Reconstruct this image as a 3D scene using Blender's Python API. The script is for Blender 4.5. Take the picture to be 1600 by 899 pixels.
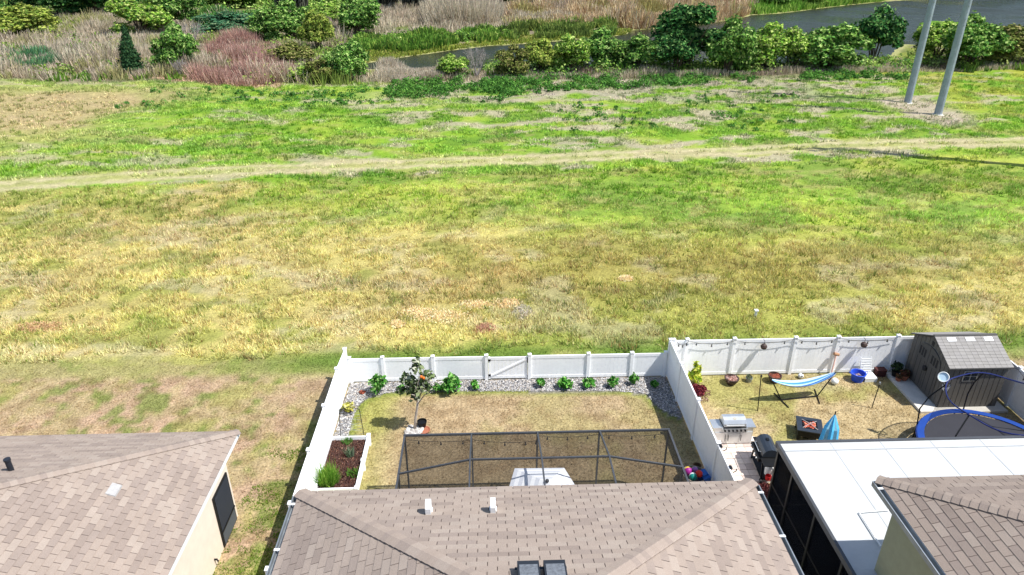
import bpy, math, random
import numpy as np
from mathutils import Vector, Matrix
R=math.radians
random.seed(7); RNG=np.random.default_rng(11)
for o in list(bpy.data.objects): bpy.data.objects.remove(o)
sc=bpy.context.scene; COL=sc.collection
# ---------------------------------------------------------------- camera, sky, sun, exposure
FPX=1100.; TH=R(26.57); YAW=R(2.0); HC=17.0
cd=bpy.data.cameras.new('camera'); cam=bpy.data.objects.new('camera',cd); COL.objects.link(cam)
cam.location=(0,0,HC); cam.rotation_euler=(R(90)-TH,0,-YAW)
cd.sensor_width=36; cd.lens=36*FPX/1600; cd.clip_start=.1; cd.clip_end=5000
sc.camera=cam
SUN=Vector((1,-.38,1.754)).normalized()
EL=math.asin(SUN.z); AZ=math.atan2(SUN.x,SUN.y)
w=bpy.data.worlds.new('World'); sc.world=w; w.use_nodes=True
nt=w.node_tree; bg=nt.nodes['Background']; sky=nt.nodes.new('ShaderNodeTexSky')
sky.sky_type='NISHITA'; sky.sun_disc=False; sky.sun_elevation=EL; sky.sun_rotation=AZ
nt.links.new(sky.outputs[0],bg.inputs[0]); bg.inputs[1].default_value=.125
sl=bpy.data.lights.new('sun','SUN'); so=bpy.data.objects.new('sun',sl); COL.objects.link(so)
sl.energy=4.9; sl.angle=R(.5); sl.color=(1,.975,.93); so.location=(60,-20,80)
so.rotation_euler=(-SUN).to_track_quat('-Z','Y').to_euler()
sc.view_settings.view_transform='Standard'; sc.view_settings.look='None'
sc.view_settings.exposure=.45; sc.view_settings.gamma=1
# ---------------------------------------------------------------- helpers
def lin(c):
    c=np.asarray(c,float)/255.; return np.where(c<=.04045,c/12.92,((c+.055)/1.055)**2.4)
def alb(c,k=.8): return lin(c)*k
def mat(name,col=None,rough=.7,metal=0,nscale=0,namp=.15,bump=0,bscale=40,attr=False,spec=.3,nscale2=0,namp2=0):
    m=bpy.data.materials.new(name); m.use_nodes=True; t=m.node_tree; b=t.nodes['Principled BSDF']
    b.inputs['Roughness'].default_value=rough; b.inputs['Metallic'].default_value=metal; b.inputs['Specular IOR Level'].default_value=spec
    src=None
    if attr:
        a=t.nodes.new('ShaderNodeAttribute'); a.attribute_name='Col'; src=a.outputs['Color']
    else:
        c=alb(col,1.0) if max(col)>1 else np.array(col)
        r=t.nodes.new('ShaderNodeRGB'); r.outputs[0].default_value=(*c,1); src=r.outputs[0]
    tc=t.nodes.new('ShaderNodeTexCoord')
    for s,a_ in ((nscale,namp),(nscale2,namp2)):
        if s:
            n=t.nodes.new('ShaderNodeTexNoise'); n.inputs['Scale'].default_value=s; n.inputs['Detail'].default_value=4; n.inputs['Roughness'].default_value=.6
            t.links.new(tc.outputs['Object'],n.inputs['Vector'])
            mr=t.nodes.new('ShaderNodeMapRange'); mr.inputs[1].default_value=.3; mr.inputs[2].default_value=.7; mr.inputs[3].default_value=1-a_; mr.inputs[4].default_value=1+a_
            t.links.new(n.outputs['Fac'],mr.inputs[0])
            mx=t.nodes.new('ShaderNodeVectorMath'); mx.operation='MULTIPLY'
            t.links.new(src,mx.inputs[0]); t.links.new(mr.outputs[0],mx.inputs[1]); src=mx.outputs[0]
    t.links.new(src,b.inputs['Base Color'])
    if bump:
        n=t.nodes.new('ShaderNodeTexNoise'); n.inputs['Scale'].default_value=bscale; n.inputs['Detail'].default_value=3
        t.links.new(tc.outputs['Object'],n.inputs['Vector'])
        bp=t.nodes.new('ShaderNodeBump'); bp.inputs['Strength'].default_value=bump; bp.inputs['Distance'].default_value=.05
        t.links.new(n.outputs['Fac'],bp.inputs['Height']); t.links.new(bp.outputs[0],b.inputs['Normal'])
    return m
def vegmat(name,trans=.3):
    m=bpy.data.materials.new(name); m.use_nodes=True; t=m.node_tree; t.nodes.remove(t.nodes['Principled BSDF'])
    a=t.nodes.new('ShaderNodeAttribute'); a.attribute_name='Col'
    d=t.nodes.new('ShaderNodeBsdfDiffuse'); tr=t.nodes.new('ShaderNodeBsdfTranslucent'); mx=t.nodes.new('ShaderNodeMixShader'); mx.inputs[0].default_value=trans
    t.links.new(a.outputs['Color'],d.inputs[0]); t.links.new(a.outputs['Color'],tr.inputs[0])
    t.links.new(d.outputs[0],mx.inputs[1]); t.links.new(tr.outputs[0],mx.inputs[2])
    t.links.new(mx.outputs[0],t.nodes['Material Output'].inputs[0]); return m
def screenmat(name,col,fac):
    m=bpy.data.materials.new(name); m.use_nodes=True; t=m.node_tree; t.nodes.remove(t.nodes['Principled BSDF'])
    d=t.nodes.new('ShaderNodeBsdfDiffuse'); d.inputs[0].default_value=(*col,1); tr=t.nodes.new('ShaderNodeBsdfTransparent'); mx=t.nodes.new('ShaderNodeMixShader'); mx.inputs[0].default_value=fac
    t.links.new(tr.outputs[0],mx.inputs[1]); t.links.new(d.outputs[0],mx.inputs[2]); t.links.new(mx.outputs[0],t.nodes['Material Output'].inputs[0]); return m

def link(o,parent=None,kind=None,label=None):
    COL.objects.link(o)
    if parent is not None: o.parent=parent
    if kind: o['kind']=kind
    if label: o['label']=label
    return o
def thing(name,label,cat,loc=(0,0,0),rz=0,group=None):
    o=bpy.data.objects.new(name,None); COL.objects.link(o); o.location=loc; o.rotation_euler=(0,0,rz); o.empty_display_size=.2
    o['label']=label; o['category']=cat
    if group: o['group']=group
    return o
def tag(o,label,cat,group=None):
    o['label']=label; o['category']=cat
    if group: o['group']=group
    return o
class MB:
    def __init__(s): s.v=[]; s.f=[]; s.c=[]
    def add(s,vs,fs,col=None):
        n=len(s.v); s.v+= [tuple(v) for v in vs]; s.f+=[tuple(i+n for i in f) for f in fs]; s.c+=[col]*len(fs); return s
    def box(s,x0,x1,y0,y1,z0,z1,col=None):
        return s.add([(x0,y0,z0),(x1,y0,z0),(x1,y1,z0),(x0,y1,z0),(x0,y0,z1),(x1,y0,z1),(x1,y1,z1),(x0,y1,z1)],
          [(0,3,2,1),(4,5,6,7),(0,1,5,4),(1,2,6,5),(2,3,7,6),(3,0,4,7)],col)
    def cbox(s,c,d,col=None): return s.box(c[0]-d[0]/2,c[0]+d[0]/2,c[1]-d[1]/2,c[1]+d[1]/2,c[2]-d[2]/2,c[2]+d[2]/2,col)
    def bar(s,p,q,w,h=None,up=(0,0,1),col=None):
        p=Vector(p); q=Vector(q); h=h or w; d=(q-p).normalized(); u=Vector(up)
        if abs(d.dot(u))>.98: u=Vector((0,1,0))
        r=d.cross(u).normalized(); u=r.cross(d); vs=[]
        for c in (p,q):
            for a,b in ((-1,-1),(1,-1),(1,1),(-1,1)): vs.append(c+r*(a*w/2)+u*(b*h/2))
        return s.add(vs,[(3,2,1,0),(4,5,6,7),(0,1,5,4),(1,2,6,5),(2,3,7,6),(3,0,4,7)],col)
    def tube(s,pts,r,n=8,col=None,cap=True):
        pts=[Vector(p) for p in pts]; rs=r if isinstance(r,(list,tuple)) else [r]*len(pts); vs=[]; fs=[]
        for i,p in enumerate(pts):
            d=(pts[min(i+1,len(pts)-1)]-pts[max(i-1,0)]).normalized(); u=Vector((0,0,1)) if abs(d.z)<.9 else Vector((0,1,0))
            a=d.cross(u).normalized(); b=d.cross(a)
            for k in range(n):
                t=2*math.pi*k/n; vs.append(p+a*(math.cos(t)*rs[i])+b*(math.sin(t)*rs[i]))
        for i in range(len(pts)-1):
            for k in range(n):
                k2=(k+1)%n; fs.append((i*n+k,i*n+k2,(i+1)*n+k2,(i+1)*n+k))
        if cap: fs.append(tuple(range(n))[::-1]); fs.append(tuple((len(pts)-1)*n+k for k in range(n)))
        return s.add(vs,fs,col)
    def lathe(s,prof,n=20,c=(0,0,0),col=None,cap=True):
        vs=[];fs=[]
        for r,z in prof:
            for k in range(n):
                t=2*math.pi*k/n; vs.append((c[0]+r*math.cos(t),c[1]+r*math.sin(t),c[2]+z))
        for i in range(len(prof)-1):
            for k in range(n):
                k2=(k+1)%n; fs.append((i*n+k,i*n+k2,(i+1)*n+k2,(i+1)*n+k))
        if cap and prof[0][0]>1e-4: fs.append(tuple(range(n))[::-1])
        if cap and prof[-1][0]>1e-4: fs.append(tuple((len(prof)-1)*n+k for k in range(n)))
        return s.add(vs,fs,col)
    def ball(s,c,r,n=14,m=9,col=None,sz=1):
        return s.lathe([(max(1e-5,r*math.sin(math.pi*i/m)),-r*sz*math.cos(math.pi*i/m)) for i in range(m+1)],n,c,col)
    def poly(s,pts,z0,z1,col=None):
        n=len(pts); a=sum(pts[i][0]*pts[(i+1)%n][1]-pts[(i+1)%n][0]*pts[i][1] for i in range(n))
        if a<0: pts=pts[::-1]
        return s.add([(x,y,z0) for x,y in pts]+[(x,y,z1) for x,y in pts],[tuple(range(n))[::-1],tuple(range(n,2*n))]+[(i,(i+1)%n,n+(i+1)%n,n+i) for i in range(n)],col)
    def mesh(s,name,m,smooth=False):
        me=bpy.data.meshes.new(name); me.from_pydata(s.v,[],s.f); me.materials.append(m)
        if any(c is not None for c in s.c):
            at_=me.attributes.new('Col','FLOAT_COLOR','CORNER'); a=np.ones((len(me.loops),4),np.float32); i=0
            for f,c in zip(s.f,s.c):
                a[i:i+len(f),:3]=(c if c is not None else (.5,.5,.5)); i+=len(f)
            at_.data.foreach_set('color',a.ravel())
        if smooth: me.polygons.foreach_set('use_smooth',[True]*len(me.polygons))
        me.update(); return me
    def build(s,name,m,parent=None,kind=None,label=None,smooth=False):
        o=bpy.data.objects.new(name,s.mesh(name,m,smooth)); return link(o,parent,kind,label)
def npmesh(name,V,F,C,m,smooth=False):
    """V (n,3), F (k,3 or 4), C (k,3) per face colour"""
    k,c=F.shape; me=bpy.data.meshes.new(name); me.vertices.add(len(V)); me.vertices.foreach_set('co',V.astype(np.float32).ravel())
    me.loops.add(k*c); me.loops.foreach_set('vertex_index',F.astype(np.int32).ravel())
    me.polygons.add(k); me.polygons.foreach_set('loop_start',np.arange(0,k*c,c,dtype=np.int32))
    if smooth: me.polygons.foreach_set('use_smooth',np.ones(k,bool))
    me.update(calc_edges=True)
    if C is not None:
        at_=me.attributes.new('Col','FLOAT_COLOR','FACE'); a=np.ones((k,4),np.float32); a[:,:3]=C; at_.data.foreach_set('color',a.ravel())
    me.materials.append(m); return me
def npobj(name,V,F,C,m,parent=None,kind=None,label=None,smooth=False):
    return link(bpy.data.objects.new(name,npmesh(name,V,F,C,m,smooth)),parent,kind,label)
# camera maths used only to lay places out on the ground (pixel of the photo -> point at height z)
_f=np.array([math.sin(YAW)*math.cos(TH),math.cos(YAW)*math.cos(TH),-math.sin(TH)]); _r=np.array([math.cos(YAW),-math.sin(YAW),0]); _u=np.cross(_r,_f)
def at(px,py,z=0.):
    d=_f*FPX+_r*(px-800)-_u*(py-449.5); t=(z-HC)/d[2]; return np.array([0,0,HC])+d*t
def proj(P):
    P=np.atleast_2d(P)-np.array([0,0,HC]); dz=P@_f; return 800+FPX*(P@_r)/dz, 449.5-FPX*(P@_u)/dz, dz
# value noise
_L=np.random.default_rng(5).random((64,64,8))
def vn(x,y,s,k=0):
    x=np.asarray(x)/s+k*7.3; y=np.asarray(y)/s+k*3.7; xi=np.floor(x).astype(int); yi=np.floor(y).astype(int); fx=x-xi; fy=y-yi
    fx=fx*fx*(3-2*fx); fy=fy*fy*(3-2*fy); L=_L[:,:,k%8]; g=lambda a,b:L[a%64,b%64]
    return (g(xi,yi)*(1-fx)+g(xi+1,yi)*fx)*(1-fy)+(g(xi,yi+1)*(1-fx)+g(xi+1,yi+1)*fx)*fy
def fbm(x,y,s,k=0,o=4):
    t=0;a=1;n=0
    for i in range(o): t=t+a*vn(x,y,s/2**i,k+i); n+=a; a*=.55
    return t/n
def ss(a,b,x): t=np.clip((np.asarray(x,float)-a)/(b-a),0,1); return t*t*(3-2*t)
def inpoly(x,y,P):
    r=np.zeros(np.shape(x),bool); n=len(P)
    for i in range(n):
        x0,y0=P[i]; x1,y1=P[(i+1)%n]
        c=((y0>y)!=(y1>y))&(x<(x1-x0)*(y-y0)/((y1-y0) or 1e-9)+x0); r^=c
    return r
def segdist(x,y,P,closed=True):
    d=np.full(np.shape(x),1e9); n=len(P)
    for i in range(n if closed else n-1):
        a=np.array(P[i]); b=np.array(P[(i+1)%n]); e=b-a; L=e@e
        t=np.clip(((x-a[0])*e[0]+(y-a[1])*e[1])/L,0,1); d=np.minimum(d,np.hypot(x-a[0]-t*e[0],y-a[1]-t*e[1]))
    return d
# ---------------------------------------------------------------- materials
M={}
M['ground']=mat('ground_soil_grass',attr=True,rough=.95,nscale=2.2,namp=.18,nscale2=11,namp2=.42,bump=1.0,bscale=9,spec=.1)
M['grass']=vegmat('grass_blades',.35); M['leaf']=vegmat('leaves',.25); M['dry']=vegmat('dry_stalks',.2)
M['bark']=mat('bark',(95,80,66),.9,nscale=6,bump=.5)
M['vinyl']=mat('white_vinyl',(250,251,252),.45,nscale=1.3,namp=.05,nscale2=7,namp2=.03)
M['shingle']=mat('asphalt_shingle',attr=True,rough=.95,nscale=55,namp=.13,nscale2=1.2,namp2=.07,bump=.35,bscale=90,spec=.15)
M['felt']=mat('roof_underlay',(92,80,74),.95,nscale=8)
M['white']=mat('white_painted_metal',(228,230,230),.5,nscale=2,namp=.05)
M['galv']=mat('galvanised_gutter',(150,156,160),.45,.5,nscale=3,namp=.2)
M['steel']=mat('galvanised_steel_pole',(150,162,172),.55,.4,nscale=1.2,namp=.16,nscale2=6,namp2=.1)
M['cream']=mat('cream_stucco',(228,213,195),.9,nscale=3,namp=.05,bump=.2,bscale=60)
M['sage']=mat('sage_stucco',(152,156,132),.9,nscale=4,namp=.06,bump=.25,bscale=60)
M['bronze']=mat('dark_bronze_aluminium',(78,80,84),.5,.3,nscale=4,namp=.1)
M['black']=mat('black_metal',(28,29,31),.5,.3,nscale=5,namp=.2)
M['blackroof']=mat('black_plastic',(38,42,50),.5)
M['glass']=mat('dark_window_glass',(30,36,44),.12,spec=.6)
M['screen']=screenmat('insect_screen',(.03,.028,.025),.23)
M['wallscreen']=screenmat('insect_screen_wall',(.03,.03,.03),.54)
M['darkscreen']=screenmat('dark_insect_screen',(.008,.009,.012),.72)
M['proof']=mat('white_insulated_roof_panel',(186,188,188),.5,nscale=.5,namp=.05,nscale2=4,namp2=.04)
M['seam']=mat('aged_panel_seam',(172,175,177),.6,nscale=2,namp=.06)
M['concrete']=mat('concrete',(205,200,190),.9,nscale=2,namp=.1,nscale2=20,namp2=.08)
M['stone']=mat('gravel_stone',attr=True,rough=.9,nscale=20,namp=.12)
M['mulch']=vegmat('wood_chips',.05)
M['paint']=mat('coloured_plastic',attr=True,rough=.45)
M['fabric']=mat('woven_fabric',attr=True,rough=.85,nscale=30,namp=.08)
M['stainless']=mat('stainless_steel',(205,208,208),.32,.75,nscale=3,namp=.12)
M['enamel']=mat('black_enamel',(52,58,66),.28,.2,nscale=4,namp=.12,spec=.5)
M['terra']=mat('terracotta',(160,100,76),.85,nscale=8,namp=.15)
M['bowl']=mat('dark_ceramic_pot',(70,55,50),.6,nscale=8)
M['shedwall']=mat('taupe_resin_siding',(100,97,92),.75,nscale=14,namp=.08)
M['sheddoor']=mat('taupe_resin_door',(86,84,81),.75,nscale=14,namp=.06)
M['shedroof']=mat('grey_resin_shingle',attr=True,rough=.85,nscale=25,namp=.08)
M['paver']=mat('paver_block',attr=True,rough=.9,nscale=14,namp=.1)
M['rubber']=mat('rubber_mat',(62,62,68),.8,nscale=2,namp=.06)
M['blue']=mat('blue_vinyl_pad',(34,74,158),.55,nscale=3,namp=.08)
M['wood']=mat('plain_wood',(170,130,100),.8,nscale=10)
M['net']=screenmat('trampoline_net',(.02,.02,.025),.26)
M['bulb']=mat('smoked_glass_bulb',(40,40,42),.2,spec=.6)
m=mat('pond_water',(58,60,42),.22,spec=.5); t=m.node_tree; b=t.nodes['Principled BSDF']
b.inputs['Base Color'].default_value=(.020,.023,.010,1)
for l in list(t.links):
    if l.to_socket==b.inputs['Base Color']: t.links.remove(l)
rn=t.nodes.new('ShaderNodeTexNoise'); rn.inputs['Scale'].default_value=.05; rm=t.nodes.new('ShaderNodeMapRange'); rm.inputs[1].default_value=.35; rm.inputs[2].default_value=.65; rm.inputs[3].default_value=.08; rm.inputs[4].default_value=.4; rt_=t.nodes.new('ShaderNodeTexCoord'); t.links.new(rt_.outputs['Object'],rn.inputs[0]); t.links.new(rn.outputs['Fac'],rm.inputs[0]); t.links.new(rm.outputs[0],b.inputs['Roughness'])
n=t.nodes.new('ShaderNodeTexNoise'); n.inputs['Scale'].default_value=2.2; n.inputs['Detail'].default_value=4; tc=t.nodes.new('ShaderNodeTexCoord'); mp=t.nodes.new('ShaderNodeMapping'); mp.inputs['Scale'].default_value=(.5,1.3,1)
bp=t.nodes.new('ShaderNodeBump'); bp.inputs['Strength'].default_value=1.; bp.inputs['Distance'].default_value=.3
t.links.new(tc.outputs['Object'],mp.inputs[0]); t.links.new(mp.outputs[0],n.inputs[0]); t.links.new(n.outputs['Fac'],bp.inputs['Height']); t.links.new(bp.outputs[0],b.inputs['Normal'])
b.inputs['Specular IOR Level'].default_value=.16; M['water']=m
# ---------------------------------------------------------------- ground
WZ=-.4
PONDPX=[(556,102),(590,96),(640,88),(700,79.5),(760,72),(800,70),(860,65),(920,60),(972,55),(990,47),(1065,42.5),(1132,33),(1175,24),(1220,21),(1300,11),(1375,3),(1500,-5),(1700,-11),(2300,-16),(2600,60),(1900,58),(1700,56),(1600,58),(1530,60),(1500,66),(1470,72),(1410,70),(1385,95),(1300,98),(1100,100),(900,104),(700,109),(620,112),(560,108)]
POND=[tuple(at(x,y,WZ)[:2]) for x,y in PONDPX]
ISL=[tuple(at(x,y,WZ)[:2]) for x,y in ((1434,38),(1450,33),(1500,36),(1540,45),(1580,54),(1700,56),(1560,62),(1490,52))]
TRK=[tuple(at(x,y)[:2]) for x,y in ((-500,312),(-200,302),(0,291),(200,277),(400,265),(600,257),(800,250),(1000,242),(1200,234),(1400,226),(1600,222),(1900,216),(2300,210))]
BED=[(-6.0,25.15),(7.5,25.15),(7.5,22.2),(7.1,22.4),(6.66,23.0),(6.4,23.9),(5.2,24.15),(3.5,24.22),(.85,24.28),(-2.36,24.4),(-3.6,24.45),(-4.5,24.3),(-5.2,23.9),(-5.42,23.3),(-5.5,22.4),(-5.45,21.5),(-6.0,21.4)]
def track_d(x,y): return segdist(x,y,TRK,False)
def gheight(x,y):
    x=np.asarray(x,float); y=np.asarray(y,float)
    z=(fbm(x,y,9,2)-.5)*.22*ss(27,34,y)*(1-ss(90,110,y))+ (fbm(x,y,1.1,3,3)-.5)*.16*ss(27,31,y)*(1-ss(110,140,y))+(fbm(x,y,3.2,6,3)-.5)*.5*ss(54,60,y)*(1-ss(100,120,y))*ss(2,4,track_d(x,y))
    far=y>85
    if np.any(far):
        d=np.where(far,segdist(x,y,POND),1e3); ins=inpoly(x,y,POND)&far; isl=inpoly(x,y,ISL)&far
        d2=d+(fbm(x,y,5,1,3)-.5)*2.5*far
        zin=-.4-1.2*ss(0,5,d2)
        zout=np.where(far,-.36+.42*ss(-1,9,d2),z)
        z=np.where(ins&~isl,zin,np.where(far&(d<10),np.minimum(z+.0,zout),z))
        z=np.where(isl,-.22+.1*(fbm(x,y,2,4)-.5),z)
        z=z+np.where(~ins&far,(fbm(x,y,14,5,2)-.4)*1.0*ss(8,30,d),0)
    return z
def mixc(a,b,t): t=np.asarray(t)[...,None]; return a*(1-t)+b*t
C_=lambda r,g,b: lin((r,g,b))
def gcol(x,y):
    x=np.asarray(x,float); y=np.asarray(y,float); c=np.zeros(x.shape+(3,))
    n1=fbm(x,y,2.2,0); n2=fbm(x,y,9,1); n3=fbm(x,y,.7,2,3); n4=fbm(x*.6,y,5,3); n5=fbm(x,y,24,4,3)
    # dead lawn around the houses
    lawn=mixc(C_(200,178,136)+0*c,C_(176,172,98)+0*c,ss(.47,.6,fbm(x,y,.8,0)*.6+n2*.4)*.7); lawn=mixc(lawn,C_(204,168,146)+0*c,ss(.5,.62,fbm(x,y,1.2,6)*.6+fbm(x,y,5,6)*.4)*.6)
    lawn=mixc(lawn,C_(124,144,62)+0*c,ss(.57,.66,fbm(x,y,.55,5,3)*.65+fbm(x,y,4,5)*.35+.10*ss(-9,-7,x)*ss(22,17,y))*.75); lawn=mixc(lawn,C_(150,126,88)+0*c,ss(.55,.7,fbm(x,y,.45,7,3))*.45)
    # field: yellow olive turning tan, greener to the back and to the right
    fld=mixc(C_(206,192,118)+0*c,C_(178,180,92)+0*c,ss(.42,.62,n2)); fld=mixc(fld,C_(188,170,116)+0*c,ss(.5,.62,n4*.5+n1*.5)*.55); fld=mixc(fld,C_(140,152,66)+0*c,ss(.54,.66,fbm(x,y,1.7,7))*.6)
    bb=np.exp(-((y-36-.04*x)/4.5)**2)*ss(-8,2,x)*(1-ss(18,27,x)); fld=mixc(fld,C_(190,160,98)+0*c,bb*.4)
    fld=mixc(fld,C_(200,186,158)+0*c,ss(.56,.66,fbm(x*.6,y,1.6,2))*.4)
    gy=y+5*(n5-.5)*2+6*ss(0,22,x)-4*ss(5,30,-x)
    grn=mixc(C_(146,184,58)+0*c,C_(188,198,84)+0*c,ss(.4,.65,n1*.5+n2*.5)); grn=mixc(grn,C_(110,152,54)+0*c,ss(.5,.64,fbm(x*.5,y,2.4,1))*.7); grn=mixc(grn,C_(190,176,120)+0*c,ss(.56,.66,fbm(x*.6,y,1.2,6,3))*.5)
    fld=mixc(fld,grn,ss(41,50,gy)*.85*ss(.3,.5,n2+ss(46,52,gy)*.3))
    stk=(.80+.40*fbm(x*.10,y,.9,4,3))[...,None]*(.86+.28*fbm(x*.16,y,2.6,6,2))[...,None]; fld=fld*stk*1.03
    strip=np.exp(-((y-27.1-.02*x)/1.0)**2)*ss(-14,-6,x); 
    # behind the track
    bk=mixc(grn,C_(142,186,54)+0*c,ss(.35,.6,n2)*.5)
    bk=mixc(bk,C_(200,186,160)+0*c,np.clip(ss(.53,.61,fbm(x*.45,y,1.8,7,4)*.7+fbm(x*.4,y,9,2)*.3)*(.6+.3*ss(-60,40,x)),0,.85))
    lf=ss(-30,-46,x+(n2-.5)*20)*np.exp(-((y-78)/12)**2); bk=mixc(bk,C_(200,178,132)+0*c,np.clip(lf*1.3,0,.9))
    wb=np.clip(ss(78,84,y+8*(n2-.5))*ss(-20,0,x)*(1-ss(34,48,x)),0,1); bk=mixc(bk,C_(192,176,160)+0*c,wb*.8*ss(.40,.52,fbm(x*.5,y,2,4)))
    pd=np.minimum(np.hypot(x-47.2,(y-73.0)*.8),np.hypot(x-47.5,(y-78.5)*.8)); bk=mixc(bk,C_(206,188,168)+0*c,(1-ss(2.2,4.6,pd+2*(n3-.5)))*.9)
    rt=ss(48,58,x)*ss(60,75,y); bk=mixc(bk,C_(182,178,72)+0*c,rt*.6*ss(.35,.6,n1))
    c=np.where((y>27.2+(n1-.5)*1.4)[...,None],fld,lawn)
    mown=ss(25.6,26.2,y)*(1-ss(27.2,28,y)); c=mixc(c,C_(168,172,98)+0*c,mown*.6); c=mixc(c,C_(112,142,56)+0*c,np.clip(strip*1.1*ss(.3,.55,n1+.12),0,1)*.9)
    c=np.where((y>54.5+x*.09)[...,None],bk,c)
    d=track_d(x,y); cd_=d+(n3-.5)*1.1
    n8=fbm(x*.35,y,1.6,5,3); tr=1-ss(1.2,2.2,cd_+1.6*(n8-.5)); c=mixc(c,C_(190,182,126)+0*c,tr*.7)
    rut=np.exp(-((cd_-.95)/.46)**2)*ss(.2,.42,n8+.08); c=mixc(c,C_(216,202,162)+0*c,rut*(.6+.35*ss(.35,.6,fbm(x,y,.8,1,3))))
    # thicket floor and banks
    fl=ss(93,97,y+3*(n2-.5))*(1-ss(40,44,x)*(1-ss(100,104,y))); th=mixc(C_(150,138,116)+0*c,C_(120,130,70)+0*c,ss(.45,.6,n2)); c=mixc(c,th,fl)
    pdist=np.where(y>85,segdist(x,y,POND),1e3); bank=(1-ss(3,9,pdist))*(y>100); c=mixc(c,C_(150,160,70)+0*c,bank*.9*ss(.3,.5,n1))
    rim=(1-ss(.3,1.3,pdist))*(y>100); c=mixc(c,C_(205,200,140)+0*c,rim*.7)
    isl=inpoly(x,y,ISL); c=np.where(isl[...,None],C_(110,156,50),c)
    # centre yard
    cy=(x>-6)&(x<7.5)&(y<25.2); cl=mixc(C_(198,174,136)+0*c,C_(176,172,98)+0*c,np.clip(ss(.5,.66,n1)*.35+ss(2.2,.3,x+5.2)*.7+ss(19.3,17.5,y)*.4,0,1)); cl=mixc(cl,C_(150,120,84)+0*c,ss(.52,.7,fbm(x,y,.5,7,3))*.4); 
    bd=segdist(x,y,BED); cl=mixc(cl,C_(146,160,72)+0*c,(1-ss(.1,.4,bd))*.8); c=np.where(cy[...,None],cl,c)
    inb=inpoly(x,y,BED); c=np.where(inb[...,None],C_(150,146,142),c)
    ry=(x>7.6)&(x<20.6)&(y<25.2); rl=mixc(C_(206,184,140)+0*c,C_(176,172,98)+0*c,ss(.46,.62,n1)*.8); rl=mixc(rl,C_(156,132,88)+0*c,ss(.5,.66,fbm(x,y,.45,3,3))*.5); rl=mixc(rl,C_(214,200,180)+0*c,ss(.62,.75,n2)*.6); c=np.where(ry[...,None],rl,c)
    return c*(.62-.03*ss(26.5,29,y)*ss(1.2,2,track_d(x,y)))[...,None]*(.9+.2*n3[...,None])
ys=[-25.]; 
while ys[-1]<13: ys.append(ys[-1]+2.5)
ys[-1]=13.
while ys[-1]<235: ys.append(ys[-1]+.0085*(ys[-1]+6))
while ys[-1]<1500: ys.append(ys[-1]*1.08)
ys=np.array(ys); sx=np.concatenate([-np.array([30,14,7,4,2.5,1.8,1.4,1.15]),np.linspace(-1,1,330),np.array([1.15,1.4,1.8,2.5,4,7,14,30])])
GY,GS=np.meshgrid(ys,sx,indexing='ij'); GX=GS*(13+.80*np.maximum(GY,0)); 
GZ=gheight(GX,GY); GC=gcol(GX,GY); nr,nc=GX.shape
idx=np.arange(nr*nc).reshape(nr,nc); F=np.stack([idx[:-1,:-1],idx[:-1,1:],idx[1:,1:],idx[1:,:-1]],-1).reshape(-1,4)
me=npmesh('ground',np.stack([GX,GY,GZ],-1).reshape(-1,3),F,None,M['ground'],True)
a=me.attributes.new('Col','FLOAT_COLOR','POINT'); cc=np.ones((nr*nc,4),np.float32); cc[:,:3]=GC.reshape(-1,3); a.data.foreach_set('color',cc.ravel())
link(bpy.data.objects.new('ground',me),kind='structure')
wx=[p[0] for p in POND]; wy=[p[1] for p in POND]
MB().add([(min(wx)-8,min(wy)-8,WZ),(max(wx)+60,min(wy)-8,WZ),(max(wx)+60,max(wy)+10,WZ),(min(wx)-8,max(wy)+10,WZ)],[(0,1,2,3)]).build('pond_water',M['water'],kind='structure')
# ---------------------------------------------------------------- blades (grass, straw, reeds): one joined mesh each
def blades(name,P,h,w,lean,nb,col,m,spread=.12,kind='stuff',parent=None,label=None,taper=0.,jit=.12):
    """P (n,3) tuft points, nb blades each; h,w arrays or scalars; col (n,3)"""
    n=len(P); N=n*nb; rg=RNG; Pr=np.repeat(P,nb,0); h=np.repeat(np.broadcast_to(h,(n,)),nb)*rg.uniform(.6,1.2,N); wv=np.repeat(np.broadcast_to(w,(n,)),nb)*rg.uniform(.7,1.3,N)
    a=rg.uniform(0,2*np.pi,N); b=rg.uniform(0,2*np.pi,N); sp=np.repeat(np.broadcast_to(spread,(n,)),nb)*rg.uniform(0,1,N)
    B=Pr.copy(); B[:,0]+=np.cos(a)*sp; B[:,1]+=np.sin(a)*sp; ln=lean*rg.uniform(.2,1.2,N)*h
    T=B.copy(); T[:,0]+=np.cos(a)*ln; T[:,1]+=np.sin(a)*ln; T[:,2]+=h*np.sqrt(np.clip(1-(ln/h)**2,.08,1)); B[:,2]-=.02
    dx=np.cos(b)*wv/2; dy=np.sin(b)*wv/2; D=np.stack([dx,dy,0*dx],1)
    C=np.clip(np.repeat(col,nb,0)*(1+rg.normal(0,jit,(N,1)))*(1+rg.normal(0,jit*.3,(N,3))),0.01,.95)
    if taper>0:
        V=np.stack([B-D,B+D,T+D*taper,T-D*taper],1).reshape(-1,3); F=np.arange(4*N).reshape(N,4)
    else:
        V=np.stack([B-D,B+D,T],1).reshape(-1,3); F=np.arange(3*N).reshape(N,3)
    return npobj(name,V,F,C,m,parent,kind,label)
def scatter(n,y0,y1,f=.80,c=13):
    """points with density falling with distance inside the wedge of ground in view"""
    u=RNG.random(n); y=y0+(y1-y0)*u; wd=c+f*y; x=RNG.uniform(-1,1,n)*wd*.98; return x,y
def lift(x,y): return np.stack([x,y,gheight(x,y)],1)
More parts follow.
